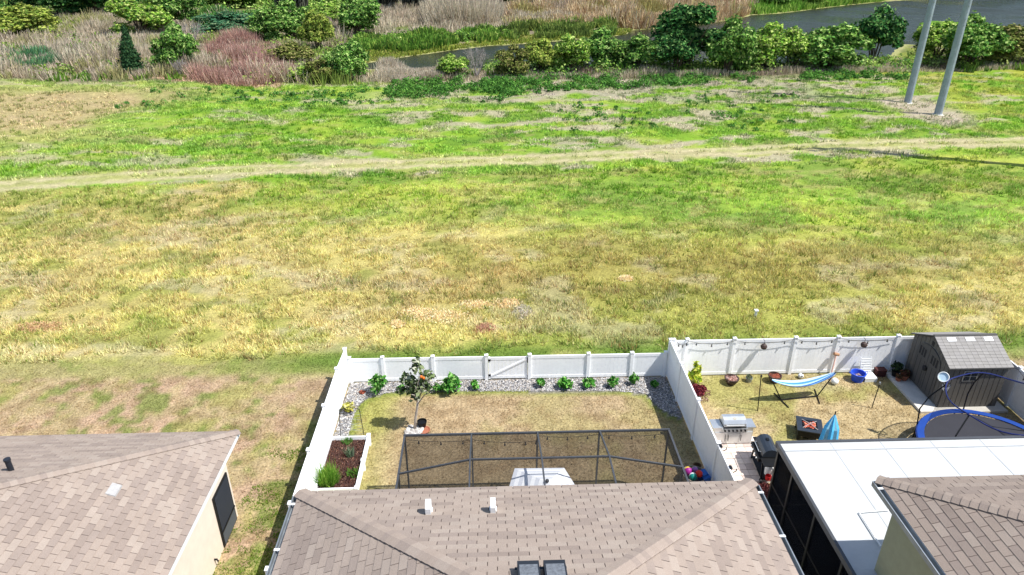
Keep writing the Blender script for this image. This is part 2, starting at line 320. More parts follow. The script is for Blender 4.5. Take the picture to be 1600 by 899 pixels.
# coarse field grass
x,y=scatter(150000,27.2,54); dt=track_d(x,y); k=((dt>1.5)|((dt<.5)&(RNG.random(len(x))<.5)))&(y<55+x*.09)&(fbm(x,y,.62,2,2)>.42)&(y>27.5+.5*np.sin(x*.7)); x=x[k];y=y[k]
g=fbm(x,y,3,6); hh=.14+.24*g-.08*ss(44,54,y)-.08*(g<.35); c=gcol(x,y)*2.35*RNG.uniform(.65,1.25,(len(x),1)); c=c*.88+c.mean(1,keepdims=True)*.12; bl=RNG.random(len(x))
c=np.where((bl<.07)[:,None],C_(172,138,92)*.9,c); c=np.where((bl>.9)[:,None],C_(226,216,150)*.95,c); c=np.where(((bl>.84)&(bl<.9))[:,None],C_(128,150,60)*.9,c)
blades('field_grass',lift(x,y),hh,.05,.85,4,c,M['grass'],.14)
# lower greener sward behind the track, in hummocks
x,y=scatter(150000,54,97); g=fbm(x*.7,y,2.0,5); dt=track_d(x,y); k=((dt>1.4)|((dt<.5)&(RNG.random(len(x))<.5)))&(y>53.4+x*.09)&(g>.34+.10*RNG.random(len(x)))&(fbm(x,y,1.1,2,2)>.40); x=x[k];y=y[k];g=g[k]
c=gcol(x,y); grn=c[:,1]>c[:,0]*1.02; k2=grn|(RNG.random(len(x))<.25); x=x[k2];y=y[k2];g=g[k2];c=c[k2]
blades('green_meadow_grass',lift(x,y),.10+.62*(g-.34),.12,.85,4,(c*.86+c.mean(1,keepdims=True)*.14)*2.3*RNG.uniform(.6,1.25,(len(c),1)),M['grass'],.25)
x,y=scatter(15000,31,96); g=fbm(x*.6,y,4,4); dt=track_d(x,y); k=(dt>2.2)&(g>.45)&(RNG.random(len(x))<ss(30,56,y)+.15); x=x[k];y=y[k]; c=gcol(x,y)*RNG.uniform(.9,1.5,(len(x),1))
blades('grass_hummocks',lift(x,y),RNG.uniform(.2,.42,len(x)),.09,.9,12,c*np.array([.85,1.05,.8]),M['grass'],RNG.uniform(.15,.5,len(x)))
# track verge and short mown grass round the houses
x=RNG.uniform(-24,24,90000); y=RNG.uniform(12,27.6,90000); 
def free(x,y):
    k=~inpoly(x,y,BED)&~((x>-5.7)&(x<7)&(y<12.6))&~((x<-8.4)&(y<18.1))&~((x>9.3)&(y<17.2))&~((x>8.1)&(x<9.9)&(y<21))&~((np.abs(x+6.05)<.1)&(y<25.2))&~((np.abs(x-7.55)<.08)&(y<25.2))&~((x>-6)&(x<-4.5)&(y<21))
    return k&~((x>16.9)&(x<20.5)&(y>22.2)&(y<25.1))&~((np.abs(y-25.2)<.1)&(x>-6))
k=free(x,y)&(RNG.random(len(x))<(.25+.9*fbm(x,y,1.2,4))); x=x[k];y=y[k]
blades('lawn_grass',lift(x,y),.045+.05*fbm(x,y,1.3,5),.035,.9,3,gcol(x,y)*1.45*RNG.uniform(.6,1.3,(len(x),1)),M['grass'],.09)
# weeds creeping in the strip left of the centre house
x=RNG.uniform(-8.4,-6.2,2600); y=RNG.uniform(12,21,2600); k=fbm(x,y,.6,1)>.53; x=x[k]; y=y[k]
blades('creeping_weeds',lift(x,y),.06,.07,1.0,5,np.tile(C_(128,158,58)*.8,(len(x),1)),M['grass'],.1)
# ---------------------------------------------------------------- leaf clouds, bushes, trees
def leafmesh(name,blobs,n,size,pal,m,seed=0,aspect=1.6,flat=.55,fill=.35,zmin=-.5):
    rg=np.random.default_rng(seed); bl=np.array(blobs,float) # x y z rx ry rz
    wgt=(bl[:,3]*bl[:,4]*bl[:,5])**.66; bi=rg.choice(len(bl),n,p=wgt/wgt.sum())
    d=rg.normal(0,1,(n,3)); d/=np.linalg.norm(d,axis=1)[:,None]; d[:,2]=np.where(d[:,2]<zmin,-d[:,2]*.6,d[:,2])
    lump=1+.22*np.sin(d[:,0]*7+bi*1.7)*np.cos(d[:,1]*6+bi)+.12*np.sin(d[:,2]*11+bi*2.3)
    rr=(1-fill*rg.random(n)**1.6)*lump; P=bl[bi,:3]+d*bl[bi,3:6]*rr[:,None]
    N=d*.8+rg.normal(0,flat,(n,3)); N[:,2]+=.35; N/=np.linalg.norm(N,axis=1)[:,None]
    A=np.cross(N,rg.normal(0,1,(n,3))); A/=np.linalg.norm(A,axis=1)[:,None]; B=np.cross(N,A)
    s=size*rg.uniform(.6,1.35,n)[:,None]; A=A*s*aspect/2; B=B*s/2
    V=np.stack([P-A,P-B*1.0,P+A,P+B*1.0],1).reshape(-1,3); F=np.arange(4*n).reshape(n,4)
    pal=np.array(pal); pw=rg.choice(len(pal),n); clump=rg.random(len(bl))
    C=pal[pw]*(1+rg.normal(0,.16,(n,1)))*(.85+.3*clump[bi])[:,None]
    return npmesh(name,V,F,np.clip(C,.004,.9),m)
def K(*cs,k=.9): return [lin(c)*k for c in cs]
PAL={'bright':K((132,168,64),(108,148,54),(158,184,82),(76,116,48),(186,198,118),(100,118,62),k=1.18),
 'green':K((96,136,60),(72,112,50),(122,156,74),(54,88,42),(156,178,106),k=1.15),
 'dark':K((56,104,52),(40,78,42),(84,128,66),(32,58,34),(120,150,90),k=1.15),
 'yellow':K((158,172,76),(132,156,66),(178,184,98),(104,130,58)),
 'teal':K((70,120,84),(96,146,104),(50,90,66),(130,150,110)),
 'olive':K((120,132,62),(96,108,50),(150,156,86),(70,82,40),(160,150,100)),
 'conifer':K((58,92,60),(44,74,50),(78,112,70)),
 'moss':K((96,98,84),(70,72,62),(50,52,46),(120,122,106)),
 'rust':K((150,90,84),(120,70,62),(170,120,108))}
def twigs(name,r,h,n,m,seed=0,rad=.03):
    rg=random.Random(seed); mb=MB()
    for i in range(n):
        a=rg.uniform(0,6.28); b=r*rg.uniform(.3,.9); p=Vector((rg.uniform(-.12,.12)*r,rg.uniform(-.12,.12)*r,-.05)); q=Vector((math.cos(a)*b*.45,math.sin(a)*b*.45,h*.45)); e=Vector((math.cos(a)*b,math.sin(a)*b,h*rg.uniform(.65,.95)))
        mb.tube([p,q,e],[rad,rad*.7,rad*.25],5)
    return mb.mesh(name,m)
BM={}
def bushmesh(kind,var):
    key=(kind,var)
    if key in BM: return BM[key]
    rg=random.Random(hash(kind)%97*0+sum(map(ord,kind))*7+var); bl=[]
    if kind.startswith('c_'): # conical
        for i in range(7): z=.15+.12*i; r=.42*(1-i/8); bl.append((rg.uniform(-.05,.05),rg.uniform(-.05,.05),z,r,r,.14))
        bl.append((0,0,.92,.08,.08,.1))
    elif kind.startswith('t_'): # tree-like, crown on stems
        for i in range(11):
            a=rg.uniform(0,6.28); q=rg.uniform(0,.30); z=rg.uniform(.38,.86); r=rg.uniform(.12,.2)*(1.15-.45*abs(z-.6)); bl.append((math.cos(a)*q,math.sin(a)*q,z,r,r,r*.8))
        for i in range(3): a=rg.uniform(0,6.28); bl.append((math.cos(a)*.3,math.sin(a)*.3,rg.uniform(.18,.35),.13,.13,.13))
    else: # rounded shrub of many lumps, unit size 1 wide 1 high
        for i in range(12):
            a=i*2.4+rg.uniform(-.4,.4); q=.36*math.sqrt(rg.random()); z=rg.uniform(.22,.72)*(1-.5*q); r=rg.uniform(.13,.22); bl.append((math.cos(a)*q,math.sin(a)*q,z,r,r,r*.95))
        bl.append((rg.uniform(-.1,.1),rg.uniform(-.1,.1),.74,.15,.15,.16))
    pal=PAL[kind.split('_')[-1]]
    me=leafmesh(kind+'_foliage',bl,9500,.034,pal,M['leaf'],seed=var*13+len(kind)); tw=twigs(kind+'_stems',.4,.8,9,M['bark'],var,.014)
    BM[key]=(me,tw); return BM[key]
def bush(px,py,wpx,hpx,kind,label,cat='shrub',name='shrub',group=None,var=0,z=None,deep=.9):
    p=at(px,py); D=float(np.linalg.norm(p-np.array([0,0,HC]))); e=math.asin(HC/D)
    W=wpx*D/FPX; Hh=hpx*D/FPX/math.cos(e)
    W*=1.28; Hh=max(Hh*1.22-W*deep*math.tan(e)*.3,.5)
    p=(p[0],p[1]+W*deep*.3,0); z=float(gheight(p[0],p[1])) if z is None else z
    t=thing(name,label,cat,(p[0],p[1],z),random.uniform(0,6.28),group); me,tw=bushmesh(kind,var)
    for nm,mm in (('foliage',me),('stems',tw)):
        o=bpy.data.objects.new(nm,mm); link(o,t); o.scale=(W,W*deep,Hh)
    return t
HG='green bushes in the hedge along the near side of the pond'
H=[(705,124,46,34,'bright',0,'small bright bush left of the bare grey shrub in the pond hedge'),
(800,124,44,46,'olive',1,'narrow olive green bush in the hedge just right of the bare grey shrub'),
(848,118,56,48,'yellow',2,'yellow green bush in the pond hedge above the patch of dry grey stems'),
(893,118,56,54,'bright',3,'bright leafy bush in the pond hedge with dead stems under its left side'),
(945,116,66,60,'green',0,'large rounded deep green bush in the middle of the pond hedge'),
(998,116,70,52,'green',1,'low wide green bush in the pond hedge left of the tall dark tree'),
(1142,120,66,76,'green',2,'green bush sloping down from the right side of the tall dark tree'),
(1202,113,66,60,'bright',1,'rounded bright green bush right of the gap showing water beside the tall dark tree'),
(1246,114,60,56,'bright',0,'bright green bush squeezed between two rounded bushes in the right half of the hedge'),
(1310,116,92,62,'green',3,'wide rounded mid green bush left of the round dark evergreen'),
(1476,100,60,48,'bright',2,'light green bush seen between the two steel poles behind'),
(1528,110,74,62,'green',1,'bushy green shrub just right of the right steel pole by the water'),
(1582,106,70,46,'olive',3,'olive green bush over grey twigs at the right edge of the photo')]
for (x_,y_,w_,h_,k_,v_,l_) in H: bush(x_,y_,w_,h_,k_,l_,group=HG,var=v_)
bush(1078,118,104,84,'t_dark','tall dark green tree with rough crown rising over the pond hedge','tree','broadleaf_tree',var=1)
bush(1062,120,64,62,'dark','dark green bush wrapped round the foot of the tall pond side tree','shrub','shrub',HG,var=2)
bush(1378,100,66,70,'dark','round dark evergreen bush standing alone against the water left of the steel poles','shrub','round_evergreen',var=0)
LB=[(18,66,70,40,'yellow',0,'low yellow green bush at the left edge below the dark trees'),
(208,62,72,50,'bright',1,'big yellow green leafy tree in the brush in the upper left'),
(252,48,60,50,'bright',2,'yellow green tree beside the dark one at the top left'),
(284,50,60,56,'green',3,'green leafy tree at the top left above the bare grey shrub'),
(272,118,56,62,'green',0,'ragged green shrub on the brush edge beside the small conifer'),
(345,58,70,28,'teal',1,'low spreading dark green bush in the brush right of the bare grey shrub'),
(385,52,60,26,'green',2,'low green bush just left of the moss hung tree'),
(422,76,62,50,'green',3,'rounded green bush above the red brown brush'),
(458,70,62,56,'green',1,'tall green bush below the moss hung tree'),
(494,88,48,58,'yellow',2,'bright lime green feathery bush beside the left tip of the pond'),
(452,110,60,34,'olive',0,'dull olive bush among dead stems below the lime green bush'),
(520,42,60,28,'bright',1,'small bright green bush behind the tall bush left of the pond'),
(556,60,60,56,'green',2,'tall dark green bush standing left of the row of green reeds'),
(545,130,56,56,'green',3,'leafy green bush at the left tip of the pond'),
(510,132,50,34,'olive',1,'low olive bush on the meadow edge left of the pond tip'),
(468,130,40,20,'bright',3,'low bright green bush on the meadow edge among the dead stems')]
for (x_,y_,w_,h_,k_,v_,l_) in LB: bush(x_,y_,w_,h_,k_,l_,var=v_,cat='tree' if 'tree' in l_.split(' at ')[0].split(' in ')[0] and 'bush' not in l_ else 'shrub',name='broadleaf_tree' if ('tree' in l_ and 'bush' not in l_) else 'shrub')
bush(204,119,28,52,'c_conifer','small dark pointed conifer standing at the edge of the grey brush','tree','conifer_tree',var=0)
for i,(x_,y_,w_,h_,l_) in enumerate([(20,34,90,60,'dark tree at the very left of the top row of trees'),(78,36,90,62,'dark tree second from the left in the top row of trees'),(130,34,80,58,'dark green tree in the top row left of the yellow green tree'),
 (176,22,60,40,'dark tree behind the big yellow green tree in the top left'),(350,14,70,30,'green tree at the top edge between the leafy trees and the moss hung tree'),(640,10,80,40,'dark tree at the top edge behind the pair of moss hung trunks')]):
    bush(x_,y_,w_,h_,'dark' if i!=4 else 'bright',l_,'tree','broadleaf_tree',group='dark trees along the top of the photo',var=i%4)
for i,(x_,y_,w_,h_,k_,l_) in enumerate([(730,8,70,26,'green','green tree at the top edge above the dome of grey brush'),(790,12,80,30,'green','green tree at the top edge left of the tan reeds'),(845,12,70,28,'bright','bright green tree at the top edge over the left end of the tan reeds'),
  (905,10,70,24,'green','low green tree at the top edge above the tan reeds'),(1215,14,70,22,'green','green bush on the far bank right of the tan reeds'),(1262,10,70,20,'bright','bright green bush on the far bank next to the open water'),(1322,4,60,14,'green','low green bush at the top edge where the far bank leaves the photo')]):
    bush(x_,y_,w_,h_,k_,l_,'tree' if 'tree' in l_ else 'shrub','broadleaf_tree' if 'tree' in l_ else 'shrub',var=i%4)
# moss-hung oaks at the top edge: trunk, limbs, crown above the frame, hanging moss
def moss_tree(px,py,label,sp=3.2,seed=1):
    p=at(px,py); rg=random.Random(seed); t=thing('moss_hung_oak',label,'tree',(p[0],p[1],0))
    mb=MB()
    mb.tube([(0,0,-.2),(.3,0,3),(-.2,.3,6.5),(0,0,9)],[.75,.55,.45,.3],9)
    for i in range(6):
        a=i*1.05+rg.uniform(-.3,.3); z=rg.uniform(2.5,6); mb.tube([(0,0,z),(math.cos(a)*sp*.6,math.sin(a)*sp*.6,z+1.6),(math.cos(a)*sp*1.2,math.sin(a)*sp*1.2,z+2.2)],[.3,.2,.08],6)
    mb.build('trunk',M['bark'],t,smooth=True)
    bl=[(rg.uniform(-sp,sp),rg.uniform(-sp,sp),rg.uniform(5.5,10),rg.uniform(1.2,2),rg.uniform(1.2,2),rg.uniform(.8,1.4)) for i in range(16)]
    link(bpy.data.objects.new('crown',leafmesh('oak_crown',bl,7000,.34,PAL['dark'],M['leaf'],seed)),t)
    n=1500; rr=np.random.default_rng(seed); A=rr.uniform(0,6.28,n); q=sp*1.25*np.sqrt(rr.random(n)); zt=rr.uniform(3,8,n); L=rr.uniform(1.2,4.2,n); X=np.cos(A)*q; Y=np.sin(A)*q; b=rr.uniform(0,6.28,n); wd=rr.uniform(.12,.34,n)
    z0=np.maximum(zt-L,.6); V=np.stack([np.stack([X-np.cos(b)*wd,Y-np.sin(b)*wd,zt],1),np.stack([X+np.cos(b)*wd,Y+np.sin(b)*wd,zt],1),np.stack([X,Y,z0],1)],1).reshape(-1,3)
    pal=np.array(PAL['moss']); npobj('hanging_moss',V,np.arange(3*n).reshape(n,3),pal[rr.choice(4,n)],M['dry'],t,'stuff')
moss_tree(458,26,'dark oak hung with grey moss at the top edge, left of centre',3.0,3)
moss_tree(604,16,'moss hung oak at the top edge, the left one of a close pair',2.4,4)
moss_tree(648,20,'moss hung oak at the top edge, the right one of a close pair',2.2,5)
# bare shrubs with branching twigs
def bare_shrub(px,py,wpx,hpx,label,seed=0,n=60,col=(196,188,182)):
    p=at(px,py); D=float(np.linalg.norm(p-np.array([0,0,HC]))); W=wpx*D/FPX/2; Hh=hpx*D/FPX; rg=random.Random(seed)
    mb=MB(); c=lin(col)*.7
    def br(p,d,L,r,k):
        q=p+d*L; mb.tube([p,q],[r,r*.6],4,c*rg.uniform(.7,1.15),cap=False)
        if k:
            for i in range(3): br(q,(d+Vector((rg.uniform(-.6,.6),rg.uniform(-.6,.6),rg.uniform(-.1,.4)))).normalized(),L*rg.uniform(.55,.8),r*.6,k-1)
    for i in range(n//5): a=rg.uniform(0,6.28); s=rg.uniform(.2,1.0)*W/max(Hh,.1); br(Vector((0,0,-.05)),Vector((math.cos(a)*s,math.sin(a)*s,1)).normalized(),Hh*.42,.05,3)
    return tag(mb.build('bare_shrub',M['dry'],None),label,'shrub'),p
for a_ in ((745,122,46,42,'leafless pale grey shrub standing in the left part of the pond hedge',1),(300,84,54,44,'leafless silver grey shrub in the brush between the green trees at upper left',2),(285,122,30,22,'small leafless grey shrub at the foot of the ragged green bush',3)):
    o,p=bare_shrub(*a_[:5],seed=a_[5]); o.location=(p[0],p[1],float(gheight(p[0],p[1])))
# brush thickets: uncountable dead stems
def area(polypx,n):
    P=[tuple(at(*q)[:2]) for q in polypx]; xs=[p[0] for p in P]; ys_=[p[1] for p in P]
    x=RNG.uniform(min(xs),max(xs),n*2); y=RNG.uniform(min(ys_),max(ys_),n*2); k=inpoly(x,y,P)&~(inpoly(x,y,POND)&(y>85)); return x[k],y[k]
def thicket(name,polypx,n,h,w,cols,nb=3,lean=.45,lump=5,gap=.3,mt='dry',taper=.35,sp=.5,label=None):
    x,y=area(polypx,n); g=fbm(x,y,lump,3,3); k=g>gap; x=x[k];y=y[k];g=g[k]; pal=np.array([lin(c) for c in cols])*.72
    pal=pal*1.25; ci=np.clip((fbm(x,y,lump*1.4,6,3)-.3)/.4*len(pal)+RNG.normal(0,.8,len(x)),0,len(pal)-1).astype(int)
    return blades(name,lift(x,y),h*(.2+1.6*g*g*1.3),w,lean,nb,pal[ci],M[mt],sp,taper=taper,label=label)
GREYS=[(212,198,172),(184,170,148),(218,204,178),(164,154,128),(196,178,156)]
thicket('grey_brush',[(-80,130),(190,126),(330,122),(330,60),(190,22),(-80,34)],17000,1.9,.12,GREYS+[(176,170,120)],4)
thicket('grey_brush',[(220,118),(500,136),(700,128),(560,118),(520,30),(260,20)],12000,1.7,.12,GREYS+[(150,150,100),(140,160,80)],4)
thicket('reddish_brush',[(300,128),(330,80),(380,66),(440,76),(460,128),(380,138)],7000,2.0,.08,[(190,152,138),(172,130,118),(204,174,156)],4,lump=4,gap=.1)
thicket('grey_brush',[(600,130),(1180,120),(1420,114),(1700,108),(1700,96),(1200,104),(760,112),(610,116)],9000,1.0,.07,GREYS+[(120,100,84)],4,gap=.2)
thicket('dead_reed_patch',[(590,128),(690,126),(700,112),(600,114)],2400,1.5,.08,[(214,202,180),(192,180,158)],5,gap=0,lean=.3)
thicket('grey_brush',[(500,60),(560,62),(760,48),(980,28),(960,8),(700,0),(500,20)],9000,1.9,.13,GREYS,4,lump=8)
def scrub(name,polypx,n,r,pal,leaf=.3,nl=46,gap=.35):
    x,y=area(polypx,n); k=fbm(x,y,4,1,3)>gap; x=x[k];y=y[k]; m_=len(x); R_=r*RNG.uniform(.5,1.3,m_); N=m_*nl; d=RNG.normal(0,1,(N,3)); d/=np.linalg.norm(d,axis=1)[:,None]; d[:,2]=np.abs(d[:,2]); rr=np.repeat(R_,nl)[:,None]; z=gheight(x,y)
    P=np.repeat(np.stack([x,y,z],1),nl,0)+d*rr*(1-.5*RNG.random((N,1))**2)*np.array([1,1,1.15]); Nn=d+RNG.normal(0,.6,(N,3)); Nn[:,2]+=.3; Nn/=np.linalg.norm(Nn,axis=1)[:,None]; A=np.cross(Nn,RNG.normal(0,1,(N,3))); A/=np.linalg.norm(A,axis=1)[:,None]; B=np.cross(Nn,A); s_=leaf*RNG.uniform(.5,1.2,(N,1)); A=A*s_*.75; B=B*s_*.45
    V=np.stack([P-A,P-B,P+A,P+B],1).reshape(-1,3); pal=np.array(pal); C=pal[np.repeat(RNG.choice(len(pal),m_),nl)]*.5+pal[RNG.choice(len(pal),N)]*.5; C=C*RNG.uniform(.75,1.2,(N,1))
    return npobj(name,V,np.arange(4*N).reshape(N,4),np.clip(C,0,.9),M['leaf'],None,'stuff')
scrub('leafy_scrub',[(690,122),(1420,112),(1420,98),(690,108)],300,1.5,PAL['bright']+PAL['green'],.3)
scrub('leafy_scrub',[(1420,108),(1700,108),(1700,90),(1420,84)],110,1.3,PAL['bright']+PAL['olive'],.3)
scrub('leafy_scrub',[(-60,124),(560,130),(560,20),(-60,30)],620,1.3,PAL['bright']+PAL['olive']+PAL['green'],.34,gap=.48)
scrub('leafy_scrub',[(380,134),(560,134),(560,70),(420,60)],200,1.4,PAL['bright']+PAL['yellow'],.34,gap=.38)
scrub('leafy_scrub',[(560,80),(800,58),(800,48),(560,62)],120,1.3,PAL['bright']+PAL['green'],.34,gap=.4)
scrub('leafy_scrub',[(300,30),(700,8),(700,-6),(300,-6)],260,2.2,PAL['bright']+PAL['green'],.5,gap=.4)
scrub('leafy_scrub',[(-100,30),(300,26),(300,-6),(-100,-6)],300,2.8,PAL['dark']+PAL['green'],.5,gap=.3)
scrub('leafy_scrub',[(700,14),(1180,4),(1180,-10),(700,-8)],300,2.2,PAL['bright']+PAL['green'],.5,gap=.3)
scrub('leafy_scrub',[(800,30),(1180,24),(1190,6),(800,16)],60,1.6,PAL['olive'],.4,gap=.45)
# rounded dome of dead brush and the tan reeds on the far bank
x,y=area([(664,44),(780,40),(784,4),(664,2)],5000); c0=at(722,30); rr=np.hypot((x-c0[0])/9.5,(y-c0[1])/22); k=rr<1; x=x[k];y=y[k];rr=rr[k]
blades('dome_of_brush',lift(x,y),.8+4.6*np.sqrt(1-rr**2),.12,.4,5,np.tile(lin((208,196,172))*.85,(len(x),1)),M['dry'],.6,taper=.4)
TAN=[(214,190,150),(196,170,130),(222,204,170),(170,140,110),(190,180,120)]
thicket('tan_reeds',[(790,42),(850,48),(940,40),(1000,45),(1060,41),(1130,31),(1170,22),(1195,2),(1000,2),(880,10),(800,14)],12000,3.0,.2,TAN,4,lean=.5,gap=.2,lump=6)
thicket('green_reeds',[(552,82),(640,80),(800,60),(800,48),(700,56),(560,66)],4200,1.3,.3,[(120,160,66),(94,136,54),(150,176,80),(84,110,56)],4,mt='leaf',gap=.47,lump=3,lean=.5)
thicket('green_reeds',[(800,62),(960,54),(960,40),(800,44)],2600,1.5,.3,[(130,156,76),(150,166,84),(100,120,60)],4,mt='leaf',gap=.5,lump=3,lean=.5)
thicket('green_reeds',[(1170,23),(1300,10),(1380,2),(1380,-6),(1190,0)],3600,2.6,.28,[(130,178,70),(110,150,60),(160,190,90)],4,mt='leaf',gap=.2)
thicket('bank_grass',[(556,102),(640,92),(760,76),(990,54),(985,44),(800,58),(640,78),(556,84)],9000,.5,.3,[(160,168,76),(134,154,66),(186,186,104)],3,mt='grass',gap=.2,lump=3,sp=.6)
thicket('islet_grass',[(1434,38),(1450,33),(1500,36),(1540,45),(1620,52),(1700,62),(1560,66),(1490,56)],5000,.5,.28,[(116,160,56),(130,170,66),(96,136,50)],3,mt='grass',gap=0,sp=.6)
thicket('low_green_undergrowth',[(-60,130),(1700,112),(1700,100),(1400,104),(560,118),(-60,60)],5200,.9,.3,[(112,150,60),(130,160,70),(90,120,56)],4,mt='leaf',gap=.50,lump=4,sp=.6)
thicket('green_understory',[(0,118),(130,96),(130,78),(0,92)],2500,1.3,.2,[(90,140,100),(110,150,100)],4,mt='leaf',gap=.4,lump=4)
thicket('green_understory',[(310,62),(420,60),(410,24),(320,26)],4000,1.6,.26,[(80,150,60),(110,170,70),(70,120,56)],4,mt='leaf',gap=.3,lump=5)
thicket('yellow_undergrowth',[(0,70),(110,58),(140,34),(0,36)],3000,1.5,.26,[(170,180,80),(140,160,70)],4,mt='leaf',gap=.35,lump=5)
thicket('tree_line_understory',[(-200,20),(700,8),(1100,2),(1100,-12),(-200,-12)],8000,4.5,.5,[(110,150,66),(84,120,54),(140,160,84),(60,90,46)],4,mt='leaf',gap=.35,lump=12,sp=1.2)
thicket('straw_patches',[(205,124),(440,140),(440,126),(330,112),(220,112)],3200,.35,.2,[(222,194,160),(210,180,150)],4,gap=.35,lump=3,lean=1)
thicket('green_reeds',[(1380,-3),(1500,-9),(1700,-15),(2300,-19),(2300,-24),(1700,-21),(1380,-12)],5000,3,.5,[(110,140,70),(84,112,56),(150,150,96)],4,mt='leaf',gap=.2)
for i,(x_,y_) in enumerate([(1180,-8),(1290,-13),(1390,-17),(1480,-20),(1580,-22),(1690,-24),(1800,-25),(1930,-26),(2080,-27)]): bush(x_,y_,90,46,('dark','green')[i%2],'%s tree beyond the top edge on the far bank, number %s from the reeds'%(('dark','green')[i%2],('one','two','three','four','five','six','seven','eight','nine')[i]),'tree','broadleaf_tree',group='trees on the far bank beyond the frame',var=i%4)
# dark leafy weeds on the meadow edge: too many to count
def weeds(name,polypx,n,s,pal,gap):
    x,y=area(polypx,n); k=fbm(x,y,2.5,5,3)>gap; x=x[k];y=y[k]; m_=len(x); nb=26
    X=np.repeat(x,nb)+RNG.normal(0,.28*s,m_*nb); Y=np.repeat(y,nb)+RNG.normal(0,.28*s,m_*nb); pal=np.array(pal); pc=np.repeat(RNG.choice(len(pal),m_),nb)
    return blades(name,lift(X,Y),.62*s,.16,.5,2,pal[pc]*np.array([1.3,1.25,1.0]),M['leaf'],.12)
WP=K((84,134,58),(66,110,48),(112,158,70),(50,86,40),k=1.05)
scrub('leafy_weeds',[(600,152),(790,162),(800,128),(610,126)],230,.62,WP,.2,44,gap=.42)
scrub('leafy_weeds',[(790,150),(1180,130),(1180,116),(700,118),(700,128)],520,.62,WP,.2,44,gap=.40)
scrub('leafy_weeds',[(420,172),(620,176),(620,140),(420,150)],90,.5,WP,.18,40,gap=.48)
scrub('leafy_weeds',[(150,172),(420,165),(420,136),(250,140)],50,.4,WP,.18,36,gap=.5)
scrub('leafy_weeds',[(1250,205),(900,214),(860,160),(1250,140)],110,.42,WP,.18,36,gap=.5)
scrub('leafy_weeds',[(1250,130),(1420,126),(1420,112),(1250,114)],90,.6,WP,.2,44,gap=.4)
# floating snag in the pond, steel poles
mb=MB()
for i in range(26):
    a=random.uniform(0,6.28); p=Vector((random.uniform(-2.8,2.8),random.uniform(-1,1),0)); mb.tube([p,p+Vector((math.cos(a)*1.3,math.sin(a)*1.3,random.uniform(.1,.5)))],[.07,.03],4)
o=tag(mb.build('drowned_snag',M['bark']),'dark tangled branches poking out of the water near the right edge','branches'); p=at(1577,45,WZ); o.location=(p[0],p[1],WZ)
def pole(x,y,h,label,arms=False,r=.39):
    t=thing('steel_utility_pole',label,'utility pole',(x,y,float(gheight(x,y))-.1),0,'steel utility poles on the meadow'); 
    MB().tube([(0,0,-.3),(0,0,h)],[r,r*.62],12).build('shaft',M['steel'],t)
    for z in (7.2,16): MB().tube([(0,0,z),(0,0,z+.25)],[.39-.15*z/h+.02]*2,12).build('joint_band',M['steel'],t)
    mb=MB(); mb.lathe([(.6,-.1),(.6,.1),(.56,.14),(.4,.14)],16); mb.build('footing',M['concrete'],t)
    mb=MB()
    for k in range(12): mb.box(-.03,.03,-.50,-.34,9+k*.6,9.05+k*.6)
    mb.build('climbing_pegs',M['steel'],t)
    for z,L in ((h-.8,2.6),(h-3.4,2.9),(h-6,2.6)):
        if arms:
            MB().bar((-L,0,z),(L,0,z),.22).build('crossarm',M['steel'],t)
            mb=MB(); [mb.lathe([(.09,0),(.16,-.25),(.09,-.5),(.16,-.75),(.09,-1)],8,(s*L*.95,0,z)) for s in (-1,1)]; mb.build('insulator',M['black'],t)
pole(47.63,73.19,32,'right and nearer of two tall tapered grey steel poles on a bare patch')
pole(47.88,79.57,32,'left and farther of two tall tapered grey steel poles on a bare patch')
pole(46.8,54.0,31,'tall steel pole just past the right edge whose shadow crosses the track',arms=True,r=.6)
# ---------------------------------------------------------------- houses with shingled hip roofs
def clip(poly,nx,ny,d):
    out=[]; n=len(poly)
    for i in range(n):
        a=poly[i]; b=poly[(i+1)%n]; da=a[0]*nx+a[1]*ny-d; db=b[0]*nx+b[1]*ny-d
        if da>=0: out.append(a)
        if (da>=0)!=(db>=0): t=da/(da-db); out.append((a[0]+(b[0]-a[0])*t,a[1]+(b[1]-a[1])*t))
    return out
TONES=[lin(c)*.58 for c in ((199,181,167),(195,177,163),(203,186,172),(187,170,158),(181,164,152),(197,179,165))]
def tone(rg,run):
    if run[1]<=0:
        run[0]=rg.choice([0,0,0,1,1,2,2,5]) if rg.random()<.80 else rg.choice([3,3,4]); run[1]=1 if run[0]!=3 and run[0]!=4 else rg.choice([1,2,2,3])
    run[1]-=1; return run[0]
def tabmesh(name,w,ex,g,t,col):
    mb=MB(); pr=[(g/2,0),(w-g/2,0),(w-g/2,ex),(g/2,ex)]; prism(mb,pr,ex,t,col,0); return mb.mesh(name,M['shingle'])
def prism(mb,pg,ex,t,col,v0,T=None):
    n=len(pg); hh=lambda v:.004+t*(1-(v-v0)/ex); top=[(x,y,hh(y)) for x,y in pg]; bot=[(x,y,-.002) for x,y in pg]; vs=top+bot
    if T is not None: vs=[T@Vector(v) for v in vs]
    mb.add(vs,[tuple(range(n))]+[(n+i,n+(i+1)%n,(i+1)%n,i) for i in range(n)],col)
